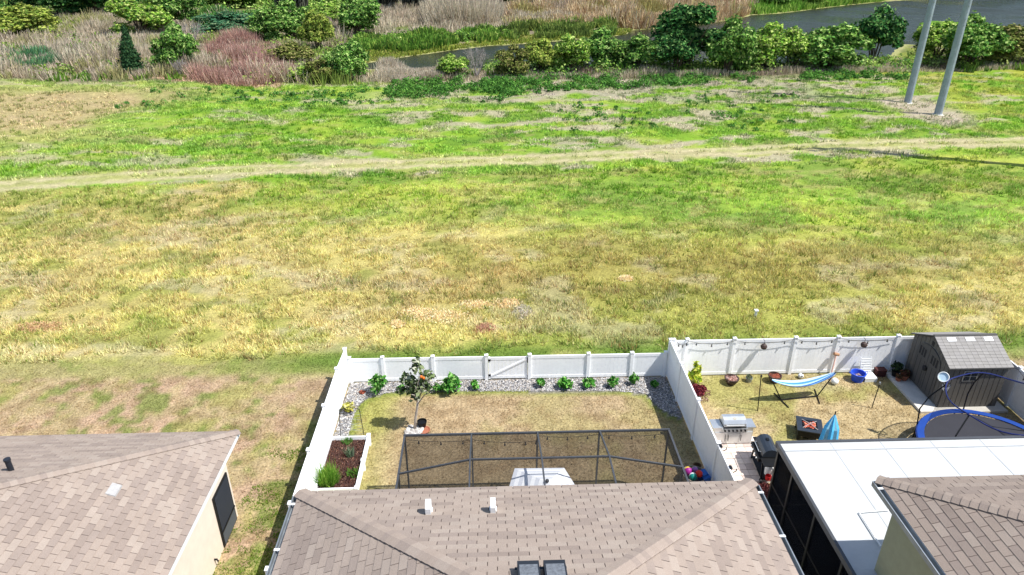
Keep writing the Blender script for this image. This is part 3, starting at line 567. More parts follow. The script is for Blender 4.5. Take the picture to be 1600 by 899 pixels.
def roof_planes(house,name_roof,x0,x1,y0,y1,z,p,tw,ex,seed,shade=1.,front=True):
    """hip roof over eave rectangle; returns roof object"""
    hw=(x1-x0)/2; hd=(y1-y0)/2; h=min(hw,hd); zr=z+p*h
    if hd>=hw: r0=(x0+hw,y0+hw,zr); r1=(x0+hw,y1-hw,zr)
    else: r0=(x0+hd,y0+hd,zr); r1=(x1-hd,y0+hd,zr)
    a,b,c,d=(x0,y0,z),(x1,y0,z),(x1,y1,z),(x0,y1,z)
    if hd>=hw: planes={'back':[c,d,r1],'left':[d,a,r0,r1],'front':[a,b,r0],'right':[b,c,r1,r0]}
    else: planes={'back':[c,d,r0,r1],'left':[d,a,r0],'front':[a,b,r1,r0],'right':[b,c,r1]}
    mb=MB(); 
    for P in planes.values(): mb.add([(q[0],q[1],q[2]) for q in P],[tuple(range(len(P)))])
    mb.add([(x0,y0,z-.03),(x1,y0,z-.03),(x1,y1,z-.03),(x0,y1,z-.03)],[(3,2,1,0)])
    roof=mb.build('roof',M['felt'],house)
    fb=MB(); e=.02
    for q in ((x0-e,x1+e,y1,y1+e),(x0-e,x1+e,y0-e,y0),(x0-e,x0,y0,y1),(x1,x1+e,y0,y1)): fb.box(q[0],q[1],q[2],q[3],z-.17,z-.004)
    fb.build('fascia',M['white'],roof)
    rg=random.Random(seed); cand=[]; rest=MB(); meshes=[tabmesh('shingle',tw,ex+.01,.016,.013,c*shade) for c in TONES]
    for nm,P in planes.items():
        P=[Vector(q) for q in P]; U=(P[1]-P[0]).normalized(); N=(P[1]-P[0]).cross(P[2]-P[0]).normalized(); V=N.cross(U)
        T=Matrix.Translation(P[0])@Matrix((U,V,N)).transposed().to_4x4(); Ti=T.inverted()
        pg=[(Ti@q)[:2] for q in P]; L=pg[1][0]; vmax=max(q[1] for q in pg)
        lines=[]
        for i in range(len(pg)):
            q0=pg[i]; q1=pg[(i+1)%len(pg)]; ex_=q1[0]-q0[0]; ey=q1[1]-q0[1]; l=math.hypot(ex_,ey); nx,ny=-ey/l,ex_/l; lines.append((nx,ny,q0[0]*nx+q0[1]*ny+(.04 if i else -.03)))
        row=0; v=-.025
        while v<vmax-.03:
            off=(row%2)*tw/2+((row//2)%3)*.011+rg.uniform(-.006,.006); u=-tw+off-.02; run=[0,0]
            while u<L+tw:
                rect=[(u+.008,v),(u+tw-.008,v),(u+tw-.008,v+ex+.01),(u+.008,v+ex+.01)]; tn=tone(rg,run); pl=rect
                for (nx,ny,dd) in lines:
                    pl=clip(pl,nx,ny,dd)
                    if len(pl)<3: break
                if len(pl)>=3:
                    full=len(pl)==4 and all(abs(a_[0]-b_[0])+abs(a_[1]-b_[1])<1e-6 for a_,b_ in zip(pl,rect))
                    if full:
                        cpt=T@Vector((u+tw/2,v+ex/2,0)); px,py,dz=proj(np.array(cpt)); vis=dz[0]>0 and -10<px[0]<1610 and 0<py[0]<905 and (np.array(N)@(np.array([0,0,HC])-np.array(cpt)))>0
                        cand.append((dz[0] if vis else 1e3+rg.random(),u,v,tn,T,vis))
                    else: prism(rest,pl,ex+.01,.013,TONES[tn]*shade,v,T)
                u+=tw
            v+=ex; row+=1
    cand.sort(key=lambda q:q[0])
    for i,(dz,u,v,tn,T,vis) in enumerate(cand):
        if i<300 and vis:
            o=bpy.data.objects.new('shingle',meshes[tn]); COL.objects.link(o); o.parent=roof; o.matrix_basis=T@Matrix.Translation((u,v,0))
        else: prism(rest,[(u+.008,v),(u+tw-.008,v),(u+tw-.008,v+ex+.01),(u+.008,v+ex+.01)],ex+.01,.013,TONES[tn]*shade,v,T)
    rest.build('shingle_courses',M['shingle'],roof,'stuff')
    # hip caps: lapped saddles, each one a piece
    W=.17*tw/.385; st=.17*tw/.385; th=.02; hips=[(a,r0),(b,r0 if hd>=hw else r1),(c,r1),(d,r1 if hd>=hw else r0)]
    capm={}
    for (s_,e_) in hips:
        s_=Vector(s_); e_=Vector(e_); D=(e_-s_); Ld=D.length; D.normalize(); side=D.cross(Vector((0,0,1))).normalized(); Nn=side.cross(D); drop=W*p*.55
        n=int(Ld/st); key=round(D.z,3)
        for t_ in range(n):
            tn=rg.choice([0,0,1,2,2,5]) if rg.random()<.75 else 3
            if (key,tn) not in capm:
                mb=MB(); pr=[(-W,-drop),(-W*.45,-drop*.30),(0,.012),(W*.45,-drop*.30),(W,-drop)]; l=st*1.35; vs=[]
                for k,(yy,hh) in enumerate(((0,.045),(l,.018))): vs+=[(a_,yy,b_+hh) for a_,b_ in pr]
                vs+=[(a_,0,b_+.012) for a_,b_ in pr]
                mb.add(vs,[(0,1,6,5),(1,2,7,6),(2,3,8,7),(3,4,9,8)]+[(10+i,11+i,1+i,i) for i in range(4)]+[(0,5,5+0,10)][:0]+[(4,14,9),(0,5,10)],TONES[tn]*shade); capm[(key,tn)]=mb.mesh('hip_cap',M['shingle'])
            o=bpy.data.objects.new('hip_cap',capm[(key,tn)]); COL.objects.link(o); o.parent=roof
            Mx=Matrix((side,D,Nn)).transposed().to_4x4(); o.matrix_basis=Matrix.Translation(s_+D*(t_*st-.02))@Mx
    return roof
def gutter(house,x,y0,y1,z,side,step=2.0,m='white'):
    """U channel along Y outside an eave, with bracket straps"""
    mb=MB(); s=side; w_=.13; X=lambda a:x+s*a
    def bx(a,b,c,d): mb.box(min(X(a),X(b)),max(X(a),X(b)),y0,y1,c,d)
    bx(.024,.036,z-.13,z-.012); bx(.036,w_,z-.13,z-.118); bx(w_,w_+.025,z-.13,z-.0)
    mb.box(min(X(.024),X(w_+.025)),max(X(.024),X(w_+.025)),y1+.001,y1+.018,z-.132,z-.0)
    g=mb.build('gutter',M[m],house); y=y1-.25
    while y>y0:
        b=MB(); b.box(min(X(.01),X(w_+.03)),max(X(.01),X(w_+.03)),y-.03,y+.03,z+.003,z+.016); b.build('gutter_strap',M['white'],g); y-=step
    return g
# centre house
CX0,CX1,CY,CZ=-4.55,6.22,12.86,5.25
hc=thing('house','centre two storey house with light brown shingle roof and two white pipe vents','house',(.8,4,0))
def loc(o): return o.location
def rel(h,x0,x1,y0,y1): return x0-h.location.x,x1-h.location.x,y0-h.location.y,y1-h.location.y
a=rel(hc,CX0,CX1,-2,CY); r_=roof_planes(hc,'roof',*a,CZ,.43,.385,.19,3)
a=rel(hc,CX0+.45,CX1-.45,-1.55,CY-.45); MB().box(*a,0,CZ-.18).build('wall',M['cream'],hc)
sb=MB(); a2=rel(hc,CX0,CX1,-2,CY); sb.box(a2[0],a2[1],a2[3]-.43,a2[3],CZ-.185,CZ-.172); sb.build('soffit',M['white'],hc)
gutter(hc,CX0-hc.location.x,-6,CY-.12-hc.location.y,CZ-.02,-1,1.35,'galv'); gutter(hc,CX1-hc.location.x,-6,CY-.12-hc.location.y,CZ-.02,1,1.35,'galv')
def vent(parent,x,y,z):
    mb=MB(); w=.09
    mb.cbox((x,y,z+.035),(.16,.26,.02)); pts=[]
    vs=[];n=7
    prof=[(-.13,.0),(-.14,.22),(-.10,.31),(-.02,.345),(.07,.32),(.13,.24),(.14,.0)]
    for sx_ in (-w,w):
        for yy,zz in prof: vs.append((x+sx_/1.6,y+yy,z+.03+zz))
    fs=[(i,i+1,n+i+1,n+i) for i in range(n-1)]+[tuple(range(n))[::-1],tuple(range(n,2*n))]
    mb.add(vs,fs); return mb
for px_,py_ in ((-1.40,11.50),(-.01,11.49)):
    z=CZ+.43*(CY-py_); vent(hc,px_-.8,py_-4,z-.03).build('pipe_vent',M['white'],r_)
for px_ in (.40,.86):
    x=px_-.8; z0=CZ+.43*(CY-8.84); mb=MB(); y1=8.90-4; y0=8.39-4
    mb.add([(x,y1,z0-.1),(x+.38,y1,z0-.1),(x+.38,y0,z0+.1),(x,y0,z0+.1),(x,y1,z0+.20),(x+.38,y1,z0+.20),(x+.38,y0,z0+.34),(x,y0,z0+.34)],[(0,3,2,1),(4,5,6,7),(0,1,5,4),(1,2,6,5),(2,3,7,6),(3,0,4,7)]); mb.box(x-.04,x+.42,y0,y1+.04,z0-.06,z0-.0)
    v=mb.build('roof_vent_box',M['blackroof'],r_); MB().add([(x+.03,y1-.12,z0+.243),(x+.35,y1-.12,z0+.243),(x+.35,y0+.03,z0+.34),(x+.03,y0+.03,z0+.34)],[(0,1,2,3)]).build('hood_top',mat('weathered_vent_hood',(104,108,114),.5,nscale=18,namp=.35),v)
# left house
LX,LY,LZ=-7.97,18.02,3.08
hl=thing('house','single storey cream house with brown shingle roof at the lower left','house',(-15,10,0))
a=rel(hl,-22.1,LX,1.5,LY); rl_=roof_planes(hl,'roof',*a,LZ,.42,.36,.175,5,1.0)
a=rel(hl,-21.7,LX-.40,1.9,LY-.42); MB().box(*a,0,LZ-.18).build('wall',M['cream'],hl)
wx0=LX-.40-hl.location.x; f=MB(); y0,y1=16.24-10,17.36-10; f.box(wx0+.001,wx0+.05,y0-.04,y1+.04,.06,2.0); fr=f.build('window',M['black'],hl)
MB().box(wx0+.052,wx0+.06,y0+.02,y1-.02,.66,1.95).build('pane',mat('dark_window_screen',(46,50,58),.7),fr); MB().box(wx0+.052,wx0+.064,y0+.02,y1-.02,.11,.60).build('pane',mat('grey_window_screen',(78,84,90),.6),fr); MB().box(wx0+.05,wx0+.085,y0-.02,y1+.02,.605,.655).build('meeting_rail',M['black'],fr)
mb=MB(); mb.tube([(wx0,5.5,.3),(wx0+.08,5.5,.3),(wx0+.1,5.5,.22)],.03,8); mb.build('hose_tap',M['black'],hl)
gx,gy=-9.98+15,14.55-10; gz=LZ+.42*(LX+9.98); mb=MB(); mb.add([(gx-.11,gy-.2,gz+.42*.11+.05),(gx+.11,gy-.2,gz-.42*.11+.05),(gx+.11,gy+.2,gz-.42*.11+.05),(gx-.11,gy+.2,gz+.42*.11+.05)]+[(gx-.12,gy-.21,gz+.42*.11),(gx+.12,gy-.21,gz-.42*.11),(gx+.12,gy+.21,gz-.42*.11),(gx-.12,gy+.21,gz+.42*.11)],[(0,1,2,3),(4,5,1,0),(5,6,2,1),(6,7,3,2),(7,4,0,3)]); mb.build('flat_vent_flashing',mat('dull_flashing',(168,166,164),.8,nscale=12,namp=.15),rl_)
mb=MB(); mb.tube([(2.35,4.85,4.3),(2.35,4.85,4.75)],.07,10); mb.tube([(2.35,4.85,4.75),(2.35,4.85,4.81)],.085,10); mb.build('vent_pipe',M['blackroof'],rl_)
# right house
RX,RY,RZ=9.3,12.82,5.25
hr=thing('house','two storey sage green house with brown shingle roof at the lower right','house',(15,4,0))
a=rel(hr,RX,22,-2,RY); rr_=roof_planes(hr,'roof',*a,RZ,.35,.40,.20,9,.80)
a=rel(hr,RX+.34,21.66,-1.6,RY-.36); MB().box(*a,0,RZ-.18).build('wall',M['sage'],hr)
gutter(hr,RX-hr.location.x,-6,RY-.05-hr.location.y,RZ-.02,-1,30,'galv')
a=rel(hr,RX,22,RY-.34,RY); MB().box(*a,RZ-.185,RZ-.172).build('soffit',M['white'],hr)
# ---------------------------------------------------------------- white roofed screened patio behind the right house
px0,px1,py1,py0=9.06,22.0,17.46,RY-.355
tp=thing('patio_cover','white flat panel patio roof with dark edge trim over a black screened porch','patio cover',(15,15,0))
ZP=2.6; ox,oy=15,15
def P_(x,y): return x-ox,y-oy
n=8; xs=np.linspace(px0+.04,px1,n+1)
for i in range(n):
    mb=MB(); mb.box(xs[i]-ox+.004,xs[i+1]-ox-.004,py0-oy,py1-oy-.04,ZP-.08,ZP); mb.build('roof_panel',M['proof'],tp)
    if i: MB().box(xs[i]-ox-.014,xs[i]-ox+.014,py0-oy,py1-oy-.04,ZP+.001,ZP+.007).build('panel_seam',M['seam'],tp)
MB().box(px0-ox+.04,RX+.34-ox-.003,8-oy,py0-oy-.003,ZP-.08,ZP).build('roof_panel',M['proof'],tp)
MB().box(px0-ox+.05,px1-ox,py1-oy-.42,py1-oy-.38,ZP+.0125,ZP+.02).build('panel_lap',M['seam'],tp)
mb=MB(); mb.box(px0-ox-.06,px1-ox,py1-oy-.04,py1-oy+.07,ZP-.16,ZP+.03); mb.build('back_gutter_trim',M['bronze'],tp)
mb=MB(); mb.box(px0-ox-.05,px0-ox+.035,8-oy,py1-oy-.042,ZP-.16,ZP+.03); mb.build('side_trim',M['bronze'],tp)
for yy in (17.38,16.25,14.6,12.9,11,9): MB().box(px0-ox,px0-ox+.09,yy-oy-.045,yy-oy+.045,0,ZP-.16).build('post',M['black'],tp)
for xx in (11.2,13.4,15.6,17.8,20): MB().box(xx-ox-.045,xx-ox+.045,py1-oy-.09,py1-oy-.0,0,ZP-.16).build('post',M['black'],tp)
for zz in (.03,.95): MB().box(px0-ox+.02,px0-ox+.07,8-oy,py1-oy-.1,zz,zz+.06).build('rail',M['black'],tp)
ysl=[17.33,16.3,14.65,12.95,11.05,8]
for i in range(5):
    MB().box(px0-ox+.04,px0-ox+.044,ysl[i+1]-oy,ysl[i]-oy,.1,ZP-.17).build('screen_panel',M['darkscreen'],tp)
MB().box(px0-ox+.1,px1-ox,py1-oy-.05,py1-oy-.046,.05,ZP-.17).build('screen_panel',M['darkscreen'],tp)
MB().box(px0-ox,px1-ox,8-oy,py1-oy-.1,.003,.05).build('slab',mat('dark_patio_floor',(92,80,70),.9,nscale=5),tp)
mb=MB(); mb.tube([P_(11.04,14.43)+(ZP+.05,),P_(10.16,14.36)+(ZP+.05,),P_(10.15,13.14)+(ZP+.05,)],.022,8); tagc=mb.build('conduit',M['white'],tp)
mb=MB(); mb.box(-3.55,-3.0,-4.0,-1.2,.05,.45); mb.box(-3.1,-3.0,-4,-1.2,.45,.95); o=tag(mb.build('sofa',M['black']),'dark sofa just visible behind the black patio screens','sofa'); o.location=(15,15,0)
# ---------------------------------------------------------------- pool cage
cg=thing('pool_cage','dark aluminium framed mesh pool cage with raised flat roof behind the centre house','screen enclosure',(1.5,15.5,0)); gx,gy=1.5,15.5
def m_(p,q,w=.075,h=.1,nm='beam'): 
    w*=.68; h*=.68
    MB().bar((p[0]-gx,p[1]-gy,p[2]),(q[0]-gx,q[1]-gy,q[2]),w,h).build(nm,M['bronze'],cg)
XL,XR,YB,YR,YH=-2.82,5.74,18.25,16.42,12.48; ZE,ZR=2.6,3.1; XM=(-.67,1.46,3.48)
m_((XL-.04,YB,ZE),(XR+.04,YB,ZE),.09,.1,'eave_beam'); m_((XL,YB-.05,ZE),(XL,YH,ZE),.09,.1,'eave_beam'); m_((XR,YB-.05,ZE),(XR,YH,ZE),.09,.1,'eave_beam')
m_((XM[0],YR,ZR),(XM[2],YR,ZR),.07,.08,'ridge_beam'); m_((XM[0],YR,ZR),(XL,YR,ZE+.02),.07,.08,'hip_beam'); m_((XM[2],YR,ZR),(XR,YR,ZE+.02),.07,.08,'hip_beam')
for x in XM: m_((x,YB,ZE+.02),(x,YR,ZR+.01),.07,.08,'rafter'); m_((x,YR,ZR+.01),(x,YH,ZR+.01),.07,.08,'rafter')
for x in (XL,)+XM+(XR,): m_((x,YB,0),(x,YB,ZE-.05),.08,.08,'post')
for x in (XL,XR):
    for y in (YR,14.4,12.6): m_((x,y,0),(x,y,ZE-.05),.08,.08,'post')
    m_((x,YB,.06),(x,YH,.06),.05,.08,'rail')
m_((XL,YB,.06),(XR,YB,.06),.05,.08,'rail')
def pane(*pts,m='screen'): MB().add([(p[0]-gx,p[1]-gy,p[2]) for p in pts],[tuple(range(len(pts)))]).build('screen_panel',M[m],cg)
pane((XL,YB,ZE),(XM[0],YB,ZE),(XM[0],YR,ZR),(XL,YR,ZE)); pane((XM[2],YB,ZE),(XR,YB,ZE),(XR,YR,ZE),(XM[2],YR,ZR))
pane((XL,YR,ZE),(XM[0],YR,ZR),(XM[0],YH,ZR),(XL,YH,ZE)); pane((XM[2],YR,ZR),(XR,YR,ZE),(XR,YH,ZE),(XM[2],YH,ZR))
for i in (0,1): pane((XM[i],YB,ZE),(XM[i+1],YB,ZE),(XM[i+1],YR,ZR),(XM[i],YR,ZR)); pane((XM[i],YR,ZR),(XM[i+1],YR,ZR),(XM[i+1],YH,ZR),(XM[i],YH,ZR))
xx=(XL,)+XM+(XR,)
for i in range(4): pane((xx[i],YB,.1),(xx[i+1],YB,.1),(xx[i+1],YB,ZE-.05),(xx[i],YB,ZE-.05),m='wallscreen')
for x in (XL,XR): pane((x,YB,.1),(x,YR,.1),(x,YR,ZE-.05),(x,YB,ZE-.05),m='wallscreen'); pane((x,YR,.1),(x,YH,.1),(x,YH,ZE-.05),(x,YR,ZE-.05),m='wallscreen')
MB().box(XL+.06,XR-.06,YH-.0,YB-.12,.004,.05).build('pool_deck',M['concrete'],kind='structure')
def lights(name,label,pts,n,sag,seed=1,group=None):
    t=thing(name,label,'string lights',pts[0]); o0=Vector(pts[0]); w_=[]; bl=[]
    for a_,b_ in zip(pts[:-1],pts[1:]):
        a_=Vector(a_); b_=Vector(b_)
        for i in range(n+1):
            s=i/n; q=a_.lerp(b_,s)-o0; q.z-=sag*4*s*(1-s); w_.append(q)
            if 0<i<n+1 and i%2: bl.append(q)
    MB().tube(w_,.009,4).build('wire',M['black'],t)
    me=MB(); me.tube([(0,0,0),(0,0,-.07)],.018,6); me.ball((0,0,-.1),.035,8,5); me=me.mesh('bulb',M['bulb'])
    for q in bl: b=link(bpy.data.objects.new('bulb',me),t); b.location=q
    return t
lights('string_lights','string of round bulbs hung inside the far wall of the pool cage',[(XL+.1,YB-.15,ZE-.05),(-.6,YB-.15,ZE-.12),(1.4,YB-.15,ZE-.22),(1.45,YB-.15,ZE-.0),(3.4,YB-.15,ZE-.02),(XR-.1,YB-.15,ZE-.04)],6,.08)
# striped canopy in the cage
cp=thing('market_umbrella','white striped square patio canopy seen under the cage roof','patio umbrella',(1.6,16.0,0))
mb=MB(); z1,z0=2.42,2.0
top=(0,0,z1+.12); s0=.56
cor=[(-1.55,-1.2,z0-.15),(1.5,-1.2,z0-.15),(.62,1.02,z0+.18),(-.92,1.05,z0+.18)]
nst=9
for k in range(4):
    a_=Vector(cor[k]); b_=Vector(cor[(k+1)%4]); c_=Vector(top)
    for i in range(nst):
        s=i/nst; e=(i+1)/nst; col=lin((250,250,250) if i%2 else (222,224,230))*.95
        mb.add([a_.lerp(c_,s),b_.lerp(c_,s),b_.lerp(c_,e),a_.lerp(c_,e)],[(0,1,2,3)],col)
    mb.add([a_,b_,b_-Vector((0,0,.14)),a_-Vector((0,0,.14))],[(3,2,1,0)],lin((225,226,230))*.9)
mb.build('canopy',M['fabric'],cp); MB().tube([(0,0,0),(0,0,z1+.12)],.025,8).build('pole',M['bronze'],cp); MB().lathe([(.3,0),(.3,.08),(.05,.14)],16).build('base',M['black'],cp)
mb=MB(); mb.ball((0,0,z1+.17),.06,10,6); mb.build('finial',M['bronze'],cp)
# ---------------------------------------------------------------- white vinyl fences
def fence(name,label,pts,H,post_extra=.06,face=(0,-1),skip=(),cat='fence',hts=None):
    """posts at pts; one panel of tongue and groove boards per bay"""
    o=Vector((*pts[0],0)); t=thing(name,label,cat,o); Hs=hts or [H]*len(pts)
    for i,(x,y) in enumerate(pts):
        h=Hs[i]; p=MB().box(x-o.x-.064,x-o.x+.064,y-o.y-.064,y-o.y+.064,0,h+post_extra).build('post',M['vinyl'],t)
        c=MB(); X=x-o.x; Y=y-o.y; Z=h+post_extra; c.box(X-.078,X+.078,Y-.078,Y+.078,Z,Z+.025); c.add([(X-.07,Y-.07,Z+.025),(X+.07,Y-.07,Z+.025),(X+.07,Y+.07,Z+.025),(X-.07,Y+.07,Z+.025),(X,Y,Z+.075)],[(0,1,4),(1,2,4),(2,3,4),(3,0,4)]); c.build('post_cap',M['vinyl'],p)
    for i in range(len(pts)-1):
        if i in skip: continue
        a_=Vector((pts[i][0]-o.x,pts[i][1]-o.y,0)); b_=Vector((pts[i+1][0]-o.x,pts[i+1][1]-o.y,0)); d=(b_-a_); L=d.length-.128; d.normalize(); a_=a_+d*.064; h0,h1=Hs[i],Hs[i+1]; h0=min(h0,h1)if abs(h0-h1)<.05 else h0
        for z,hh in ((.05,.14),(None,.14)):
            za=(h0-.07) if z is None else z+.07; zb=(h1-.07) if z is None else z+.07
            MB().bar(a_+Vector((0,0,za)),a_+d*L+Vector((0,0,zb)),.048,hh).build('rail',M['vinyl'],t)
        mb=MB(); nb=max(3,int(L/.17)); bw=L/nb; sd=Vector((-d.y,d.x,0))*.014
        for k in range(nb):
            s0=a_+d*(k*bw+.004); s1=a_+d*((k+1)*bw-.004); f0=(k)/nb; f1=(k+1)/nb; za=h0+(h1-h0)*f0-.13; zb=h0+(h1-h0)*f1-.13
            mb.add([s0-sd+Vector((0,0,.17)),s1-sd+Vector((0,0,.17)),s1+sd+Vector((0,0,.17)),s0+sd+Vector((0,0,.17)),s0-sd+Vector((0,0,za)),s1-sd+Vector((0,0,zb)),s1+sd+Vector((0,0,zb)),s0+sd+Vector((0,0,za))],[(0,3,2,1),(4,5,6,7),(0,1,5,4),(1,2,6,5),(2,3,7,6),(3,0,4,7)])
        gb=MB(); gb.bar(a_+Vector((0,0,(h0)/2)),a_+d*L+Vector((0,0,(h1)/2)),.018,min(h0,h1)-.36); mb.add(gb.v,gb.f)
        mb.build('board_panel',M['vinyl'],t,'stuff')
    return t
fence('vinyl_fence','tall white vinyl fence on the left side of the centre yard',[(-6.07,25.2),(-6.07,23.5),(-6.06,21.05),(-6.06,18.6),(-6.06,16.15),(-6.06,13.7),(-6.06,11.2)],1.78,hts=[1.62,1.76,1.78,1.78,1.78,1.78,1.78])
fence('vinyl_fence','low white vinyl fence along the back of the centre yard',[(-5.93,25.2),(-4.55,25.2),(-2.45,25.2),(-.20,25.2),(1.62,25.2),(4.12,25.2),(5.97,25.2),(7.40,25.2)],1.17,skip=(3,))
g=thing('fence_gate','white vinyl gate with a diagonal brace in the low back fence','gate',(-.12,25.2,0))
L=1.66
for z in (.14,1.06): MB().bar((0,0,z),(L,0,z),.045,.13).build('gate_rail',M['vinyl'],g)
for x in (.04,L-.04): MB().box(x-.04,x+.04,-.03,.03,.05,1.14).build('gate_stile',M['vinyl'],g)
mb=MB()
for k in range(9): mb.box(.085+k*.167,.247+k*.167,-.012,.012,.2,1.0)
mb.build('board_panel',M['vinyl'],g,'stuff'); MB().bar((.1,-.028,.2),(L-.1,-.028,1.0),.03,.07).build('brace',M['vinyl'],g)
for z in (.2,.95): MB().box(-.02,.1,-.05,-.031,z,z+.09).build('hinge',M['black'],g)
MB().box(L-.02,L+.06,-.05,-.031,.85,1.1).build('latch',M['black'],g); MB().box(L+.0,L+.05,-.05,-.031,.1,.2).build('latch',M['black'],g)
fence('vinyl_fence','tall white vinyl fence dividing the centre yard from the right yard',[(7.55,25.2),(7.55,23.4),(7.55,20.95),(7.55,18.48),(7.55,16.0),(7.55,13.5),(7.55,11)],1.78)
fence('vinyl_fence','tall white vinyl fence along the back of the right yard hung with bulbs',[(7.68,25.2),(8.26,25.2),(10.27,25.2),(12.89,25.2),(14.72,25.2),(17.30,25.2),(19.1,25.2),(20.75,25.2)],1.78)
fence('vinyl_fence','tall white vinyl fence on the far right side behind the shed',[(20.78,25.07),(20.78,22.6),(20.78,20.1),(20.78,17.6)],1.78)
for py in (18.35,17.3):
    mb=MB(); mb.tube([(0,-.05,0),(0,-.05,-.16),(0,-.13,-.22),(0,-.22,-.16),(0,-.22,-.08)],.016,6); mb.box(-.08,.08,-.06,.02,-.01,.015); o=tag(mb.build('fence_hook',M['black']),'black hook hung over the dividing fence beside the %s'%('steel grill end of the pavers' if py>18 else 'near end of the pavers'),'hook'); o.location=(7.58,py,1.80); o.rotation_euler=(0,0,R(90))
lights('string_lights','string of dark bulbs looped along the right yard back fence',[(7.8,25.1,1.75),(8.3,25.1,1.8),(10.27,25.1,1.78),(12.8,25.1,1.8),(14.72,25.1,1.8),(17.2,25.1,1.8)],6,.16)
lights('string_lights','string of dark bulbs on the fence right of the shed',[(20.68,24.8,1.78),(20.68,22.6,1.75),(20.68,20.1,1.75)],6,.2)
for x,l in ((11.47,'left one of two round black lanterns hanging on the right yard back fence'),(15.75,'right one of two round black lanterns hanging on the right yard back fence')):
    t=thing('hanging_lantern',l,'lantern',(x,24.98,1.78)); MB().tube([(0,.15,.03),(0,0,.03),(0,0,-.12)],.012,6).build('bracket',M['black'],t); mb=MB(); mb.lathe([(.02,-.1),(.11,-.16),(.14,-.24),(.11,-.33),(.03,-.37)],12); mb.build('shade',M['bowl'],t)
# ---------------------------------------------------------------- gravel bed, mulch, planter, shrubs in the centre yard
def stones(name,P,n,s0,s1,cols,kind='stuff',z=0.,squash=.55,seed=3,parent=None,off=(0,0,0)):
    rg=np.random.default_rng(seed); xs=[p[0] for p in P]; ys_=[p[1] for p in P]; x=rg.uniform(min(xs),max(xs),n); y=rg.uniform(min(ys_),max(ys_),n); k=inpoly(x,y,P); x=x[k]; y=y[k]; n=len(x)
    base=np.array([(1,0,0),(0,1,0),(-1,0,0),(0,-1,0),(0,0,1),(.6,.6,.55),(-.6,.55,.5)],float); base=base[:5]
    s=rg.uniform(s0,s1,n); V=base[None]*rg.uniform(.65,1.2,(n,5,1))*s[:,None,None]; V[:,:,2]*=squash; a=rg.uniform(0,6.28,n); ca,sa=np.cos(a)[:,None],np.sin(a)[:,None]
    X=V[:,:,0]*ca-V[:,:,1]*sa+x[:,None]; Y=V[:,:,0]*sa+V[:,:,1]*ca+y[:,None]; Z=V[:,:,2]+z+rg.uniform(0,s1*.6,n)[:,None]
    V=np.stack([X,Y,Z],-1).reshape(-1,3)-np.array(off); t=np.array([(0,1,4),(1,2,4),(2,3,4),(3,0,4)]); F=(t[None]+5*np.arange(n)[:,None,None]).reshape(-1,3)
    pal=np.array([lin(c)*.85 for c in cols]); C=np.repeat(pal[rg.choice(len(pal),n)]*rg.uniform(.75,1.15,(n,1)),4,0)
    return npobj(name,V,F,C,M['stone'],parent,kind)
stones('gravel',BED,34000,.02,.042,[(196,194,192),(172,170,170),(216,212,208),(140,138,140),(184,172,158),(104,104,108)],z=.01)
stones('small_stones',[(-3.35,21.55),(-2.75,21.5),(-2.6,22.0),(-3.2,22.1)],260,.05,.1,[(226,222,216),(200,196,190),(170,164,158)],z=.02)
pl=thing('raised_planter','white vinyl raised planter box with dark mulch against the left fence','planter',(-5.2,19.65,0))
x0,x1,y0,y1=-.78,.62,-1.40,1.38
for q in ((x0,x1,y1-.05,y1),(x0,x1,y0,y0+.05)): MB().box(q[0]+.06,q[1]-.06,q[2],q[3],.03,.44).build('side_board',M['vinyl'],pl)
for q in (x0,x1-.05): MB().box(q,q+.05,y0+.06,y1-.06,.03,.44).build('side_board',M['vinyl'],pl)
for X in (x0,x1):
    for Y in (y0,0,y1): 
        p=MB().box(X-.06,X+.06,Y-.06,Y+.06,0,.5).build('post',M['vinyl'],pl); c=MB(); c.add([(X-.07,Y-.07,.502),(X+.07,Y-.07,.502),(X+.07,Y+.07,.502),(X-.07,Y+.07,.502),(X,Y,.56)],[(0,1,4),(1,2,4),(2,3,4),(3,0,4)]); c.build('post_cap',M['vinyl'],p)
MB().box(x0+.06,x1-.06,y0+.06,y1-.06,.05,.30).build('soil',mat('dark_soil',(70,48,42),.95,nscale=10,namp=.3,bump=.6),pl)
def chips(name,P,n,z,cols,parent=None,off=(0,0),s=.035):
    xs=[p[0] for p in P]; ys_=[p[1] for p in P]; x=RNG.uniform(min(xs),max(xs),n); y=RNG.uniform(min(ys_),max(ys_),n); k=inpoly(x,y,P); x=x[k];y=y[k]; pal=np.array([lin(c)*.8 for c in cols])
    return blades(name,np.stack([x-off[0],y-off[1],0*x+z],1),s*1.3,s,1.0,1,pal[RNG.choice(len(pal),len(x))],M['mulch'],.02,parent=parent,taper=.6)
chips('wood_chips',[(-5.9,18.35),(-4.68,18.35),(-4.68,20.95),(-5.9,20.95)],3500,.30,[(110,74,64),(84,56,50),(140,96,80),(60,42,38),(176,140,118)],pl,(-5.2,19.65))
def tuft(name,label,cat,x,y,z,n,h,w,r,cols,m='leaf',lean=.6,group=None,kindo=None):
    t=thing(name,label,cat,(x,y,z),0,group); a=RNG.uniform(0,6.28,n); q=r*np.sqrt(RNG.random(n)); pal=np.array([lin(c)*.7 for c in cols])
    blades('leaves',np.stack([np.cos(a)*q,np.sin(a)*q,0*a],1),h,w,lean,1,pal[RNG.choice(len(pal),n)],M[m],.02,kind='stuff',parent=t); return t
tuft('herb_clump','bright green feathery herb filling the near left corner of the raised planter','plant',-5.62,18.75,.3,700,.62,.035,.30,[(140,190,70),(110,170,60),(170,205,90)],lean=.55)
tuft('herb_clump','small green herb at the far end of the raised planter below the wire trellis','plant',-5.35,20.85,.3,90,.2,.05,.2,[(100,150,70),(130,170,90)],lean=.8)
